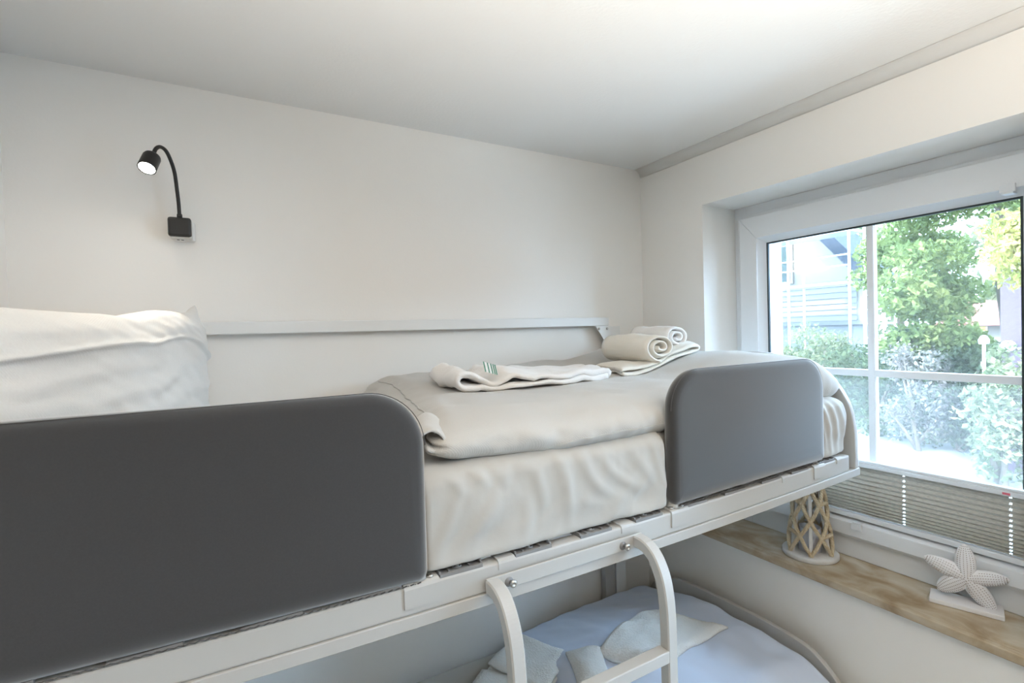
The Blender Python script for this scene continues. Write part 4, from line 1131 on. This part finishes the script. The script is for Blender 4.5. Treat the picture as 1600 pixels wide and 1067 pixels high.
# scaffold tower
sc2 = thing('scaffold_tower', (11.9, 5.1, GZ), 'narrow steel scaffold tower between the house and the tree', 'scaffold')
for y in (4.82, 5.02, 5.22, 5.38):
    mb = MB(); beam(mb, (11.7, y, GZ), (11.7, y, 2.6), 0.024); mb.build('pole', M['steel'], sc2)
for z in (1.45, 1.75, 2.05, 2.35):
    mb = MB(); beam(mb, (11.7, 4.82, z), (11.7, 5.38, z), 0.018); mb.build('rung', M['steel'], sc2)
mb = MB(); beam(mb, (11.7, 5.02, 2.2), (11.7, 4.82, 1.9), 0.018); mb.build('brace', M['steel'], sc2)

def leaves(mb, blobs, n, size, r_):
    """small bent leaf quads scattered through ellipsoid blobs (c, radii)"""
    wsum = [b[1][0] * b[1][1] * b[1][2] for b in blobs]; tot = sum(wsum)
    for (c, rad), w in zip(blobs, wsum):
        for _ in range(max(6, int(n * w / tot))):
            while True:
                p = Vector((r_.uniform(-1, 1), r_.uniform(-1, 1), r_.uniform(-1, 1)))
                if p.length < 1: break
            p = p * (0.55 + 0.45 * p.length) if p.length > 0.2 else p.normalized() * 0.6
            q = Vector((c[0] + p.x * rad[0], c[1] + p.y * rad[1], c[2] + p.z * rad[2]))
            d = Vector((r_.gauss(0, 1), r_.gauss(0, 1), r_.gauss(0, .6))).normalized(); e = d.orthogonal().normalized()
            e = Matrix.Rotation(r_.uniform(0, 6.28), 3, d) @ e
            s = size * r_.uniform(0.6, 1.3); w_ = e.cross(d) * s * 0.16
            mb.add([q - e * s * .5, q + d * s * .34 - w_, q + e * s * .5, q - d * s * .34 - w_], [(0, 1, 2, 3)])
def plant(name, loc, label, cat, blobs, n, size, m, seed, trunk=None, group=None, part='foliage'):
    t = thing(name, loc, label, cat, group)
    r_ = random.Random(seed); mb = MB(); leaves(mb, blobs, n, size, r_)
    stuff(mb.build(part, M[m], t, fix=False))
    mb = MB()
    if trunk:
        mb.tube(trunk[0], trunk[1], n=10); mb.build('trunk', M['bark'], t)
    else:
        for k in range(4):
            b = blobs[k % len(blobs)][0]; mb.tube([(loc[0] + 0.05 * k - .1, loc[1] + 0.04 * k, loc[2]), (lerp(loc[0], b[0], .6), lerp(loc[1], b[1], .6), lerp(loc[2], b[2], .6)), b], [0.03, 0.02, 0.008], n=6)
        mb.build('stem', M['bark'], t)
    return t
r1 = random.Random(3)
# the big tree whose boughs fill the upper right pane
bl_ = []
for k in range(80):
    y = r1.uniform(1.9, 4.4); z = r1.uniform(1.75, 5.0); x = r1.uniform(8.6, 11.0)
    if z < 2.5 and y > 3.7: continue
    if z < 3.4 and y < 0.278 * x + 0.42: continue
    bl_.append(((x, y, z), (r1.uniform(.35, .7), r1.uniform(.28, .55), r1.uniform(.18, .36))))
for k in range(9): bl_.append(((r1.uniform(9.0, 10.2), r1.uniform(3.1, 3.9), r1.uniform(1.35, 2.2)), (r1.uniform(.35, .6), r1.uniform(.3, .5), r1.uniform(.2, .32))))
plant('broadleaf_tree', (11.2, 2.9, GZ), 'large leafy green tree filling the upper window beyond the hedge', 'tree', bl_, 30000, 0.095, 'leaf', 11,
      trunk=([(11.2, 2.9, GZ), (11.2, 2.95, 1.2), (10.9, 3.0, 2.4), (10.4, 2.9, 4.2)], [0.16, 0.13, 0.09, 0.04]))
bl_ = [((r1.uniform(6.8, 8.0), r1.uniform(1.50, 2.05), r1.uniform(2.30, 4.0)), (r1.uniform(.25, .5), r1.uniform(.2, .35), r1.uniform(.15, .3))) for k in range(18)]
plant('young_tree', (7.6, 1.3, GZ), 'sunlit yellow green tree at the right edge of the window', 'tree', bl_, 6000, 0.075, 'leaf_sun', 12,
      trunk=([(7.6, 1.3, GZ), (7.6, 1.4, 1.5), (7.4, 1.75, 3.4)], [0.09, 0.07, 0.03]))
bl_ = [((r1.uniform(20, 24), r1.uniform(3.0, 16.0), r1.uniform(1.5, 7.5)), (1.2, 1.2, .8)) for k in range(60)]
plant('distant_tree', (22, 9, GZ), 'pale distant trees rising behind the house roof', 'tree', bl_, 5000, 0.35, 'leaf_pale', 13,
      trunk=([(22, 9, GZ), (22, 9, 5)], [0.3, 0.1]))
def shrub(x, y, h, w, m, label, seed, n=4200, size=0.075):
    r_ = random.Random(seed)
    bl = [((x + r_.uniform(-.35, .35), y + r_.uniform(-.6, .6) * w, GZ + h * r_.uniform(.12, .92)), (r_.uniform(.3, .5), r_.uniform(.25, .45) * w, r_.uniform(.18, .3))) for k in range(22)]
    bl.append(((x + .1, y, GZ + h * .35), (.45, .75 * w, h * .36)))
    plant('shrub', (x, y, GZ), label, 'shrub', bl, n, size, m, seed, group='shrubs beyond the paving')
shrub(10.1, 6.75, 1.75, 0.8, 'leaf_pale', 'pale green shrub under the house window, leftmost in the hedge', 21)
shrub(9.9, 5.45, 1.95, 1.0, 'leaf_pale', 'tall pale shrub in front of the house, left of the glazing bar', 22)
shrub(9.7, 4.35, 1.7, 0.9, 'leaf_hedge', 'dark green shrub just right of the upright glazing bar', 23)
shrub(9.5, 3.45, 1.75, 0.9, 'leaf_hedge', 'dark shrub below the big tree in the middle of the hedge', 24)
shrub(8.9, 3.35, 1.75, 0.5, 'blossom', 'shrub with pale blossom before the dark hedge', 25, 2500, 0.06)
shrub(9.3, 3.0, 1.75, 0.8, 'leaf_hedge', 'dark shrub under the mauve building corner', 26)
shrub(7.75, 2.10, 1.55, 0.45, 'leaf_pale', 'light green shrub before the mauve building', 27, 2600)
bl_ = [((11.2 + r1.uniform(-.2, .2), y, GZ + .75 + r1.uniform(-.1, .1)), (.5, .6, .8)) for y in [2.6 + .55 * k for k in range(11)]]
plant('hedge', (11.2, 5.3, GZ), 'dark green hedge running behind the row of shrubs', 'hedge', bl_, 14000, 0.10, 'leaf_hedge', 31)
# mauve brick building on the right
mv = thing('brick_building', (9.0, 0.0, GZ), 'mauve brick building at the right edge of the window view', 'building')
mb = MB(); mb.box((8.4, -6, GZ), (9.6, 2.335, 2.75)); mb.build('wall', M['mauve'], mv)
mb = MB(); mb.box((8.3, -6.2, 2.75), (9.7, 2.40, 2.85)); mb.build('roof', M['roof'], mv)
mb = MB(); mb.lathe([(0.0, 0), (0.07, 0.0), (0.07, 0.05), (0.04, 0.08), (0, 0.09)], (8.4, 2.26, 1.44), axis=(-1, 0, 0), n=20); mb.build('wall_lamp', M['alu'], mv)
# red roofed house, yellow barrier and lamp post in the distance
rr = thing('red_roof_house', (20, 5.8, GZ), 'distant house with a red tiled roof seen under the tree', 'house')
mb = MB(); mb.box((19, 5.0, GZ), (23, 6.6, 1.65)); mb.build('wall', M['render'], rr)
mb = MB(); mb.prism([(4.8, 1.6), (6.8, 1.6), (5.8, 2.35)], 'x', 18.7, 23.2); mb.build('roof', M['redroof'], rr)
yb = thing('barrier', (12.3, 4.1, GZ), 'yellow horizontal barrier beam behind the shrubs', 'barrier')
mb = MB(); mb.box((12.3, 3.62, 1.56), (12.36, 4.5, 1.64)); mb.build('beam', M['yellow'], yb)
for y in (3.68, 4.44):
    mb = MB(); beam(mb, (12.33, y, GZ), (12.33, y, 1.56), 0.03); mb.build('post', M['steel'], yb)
lpp = thing('garden_lamp', (8.25, 2.45, GZ), 'slim white garden lamp post beside the mauve building', 'lamp')
mb = MB(); beam(mb, (8.25, 2.45, GZ), (8.25, 2.45, 1.47), 0.018); mb.build('post', M['alu'], lpp)
mb = MB(); mb.lathe([(0.0, 0), (0.05, 0.0), (0.055, 0.05), (0.03, 0.1), (0, 0.11)], (8.25, 2.45, 1.47), n=16); mb.build('lamp_shade', M['alu'], lpp)
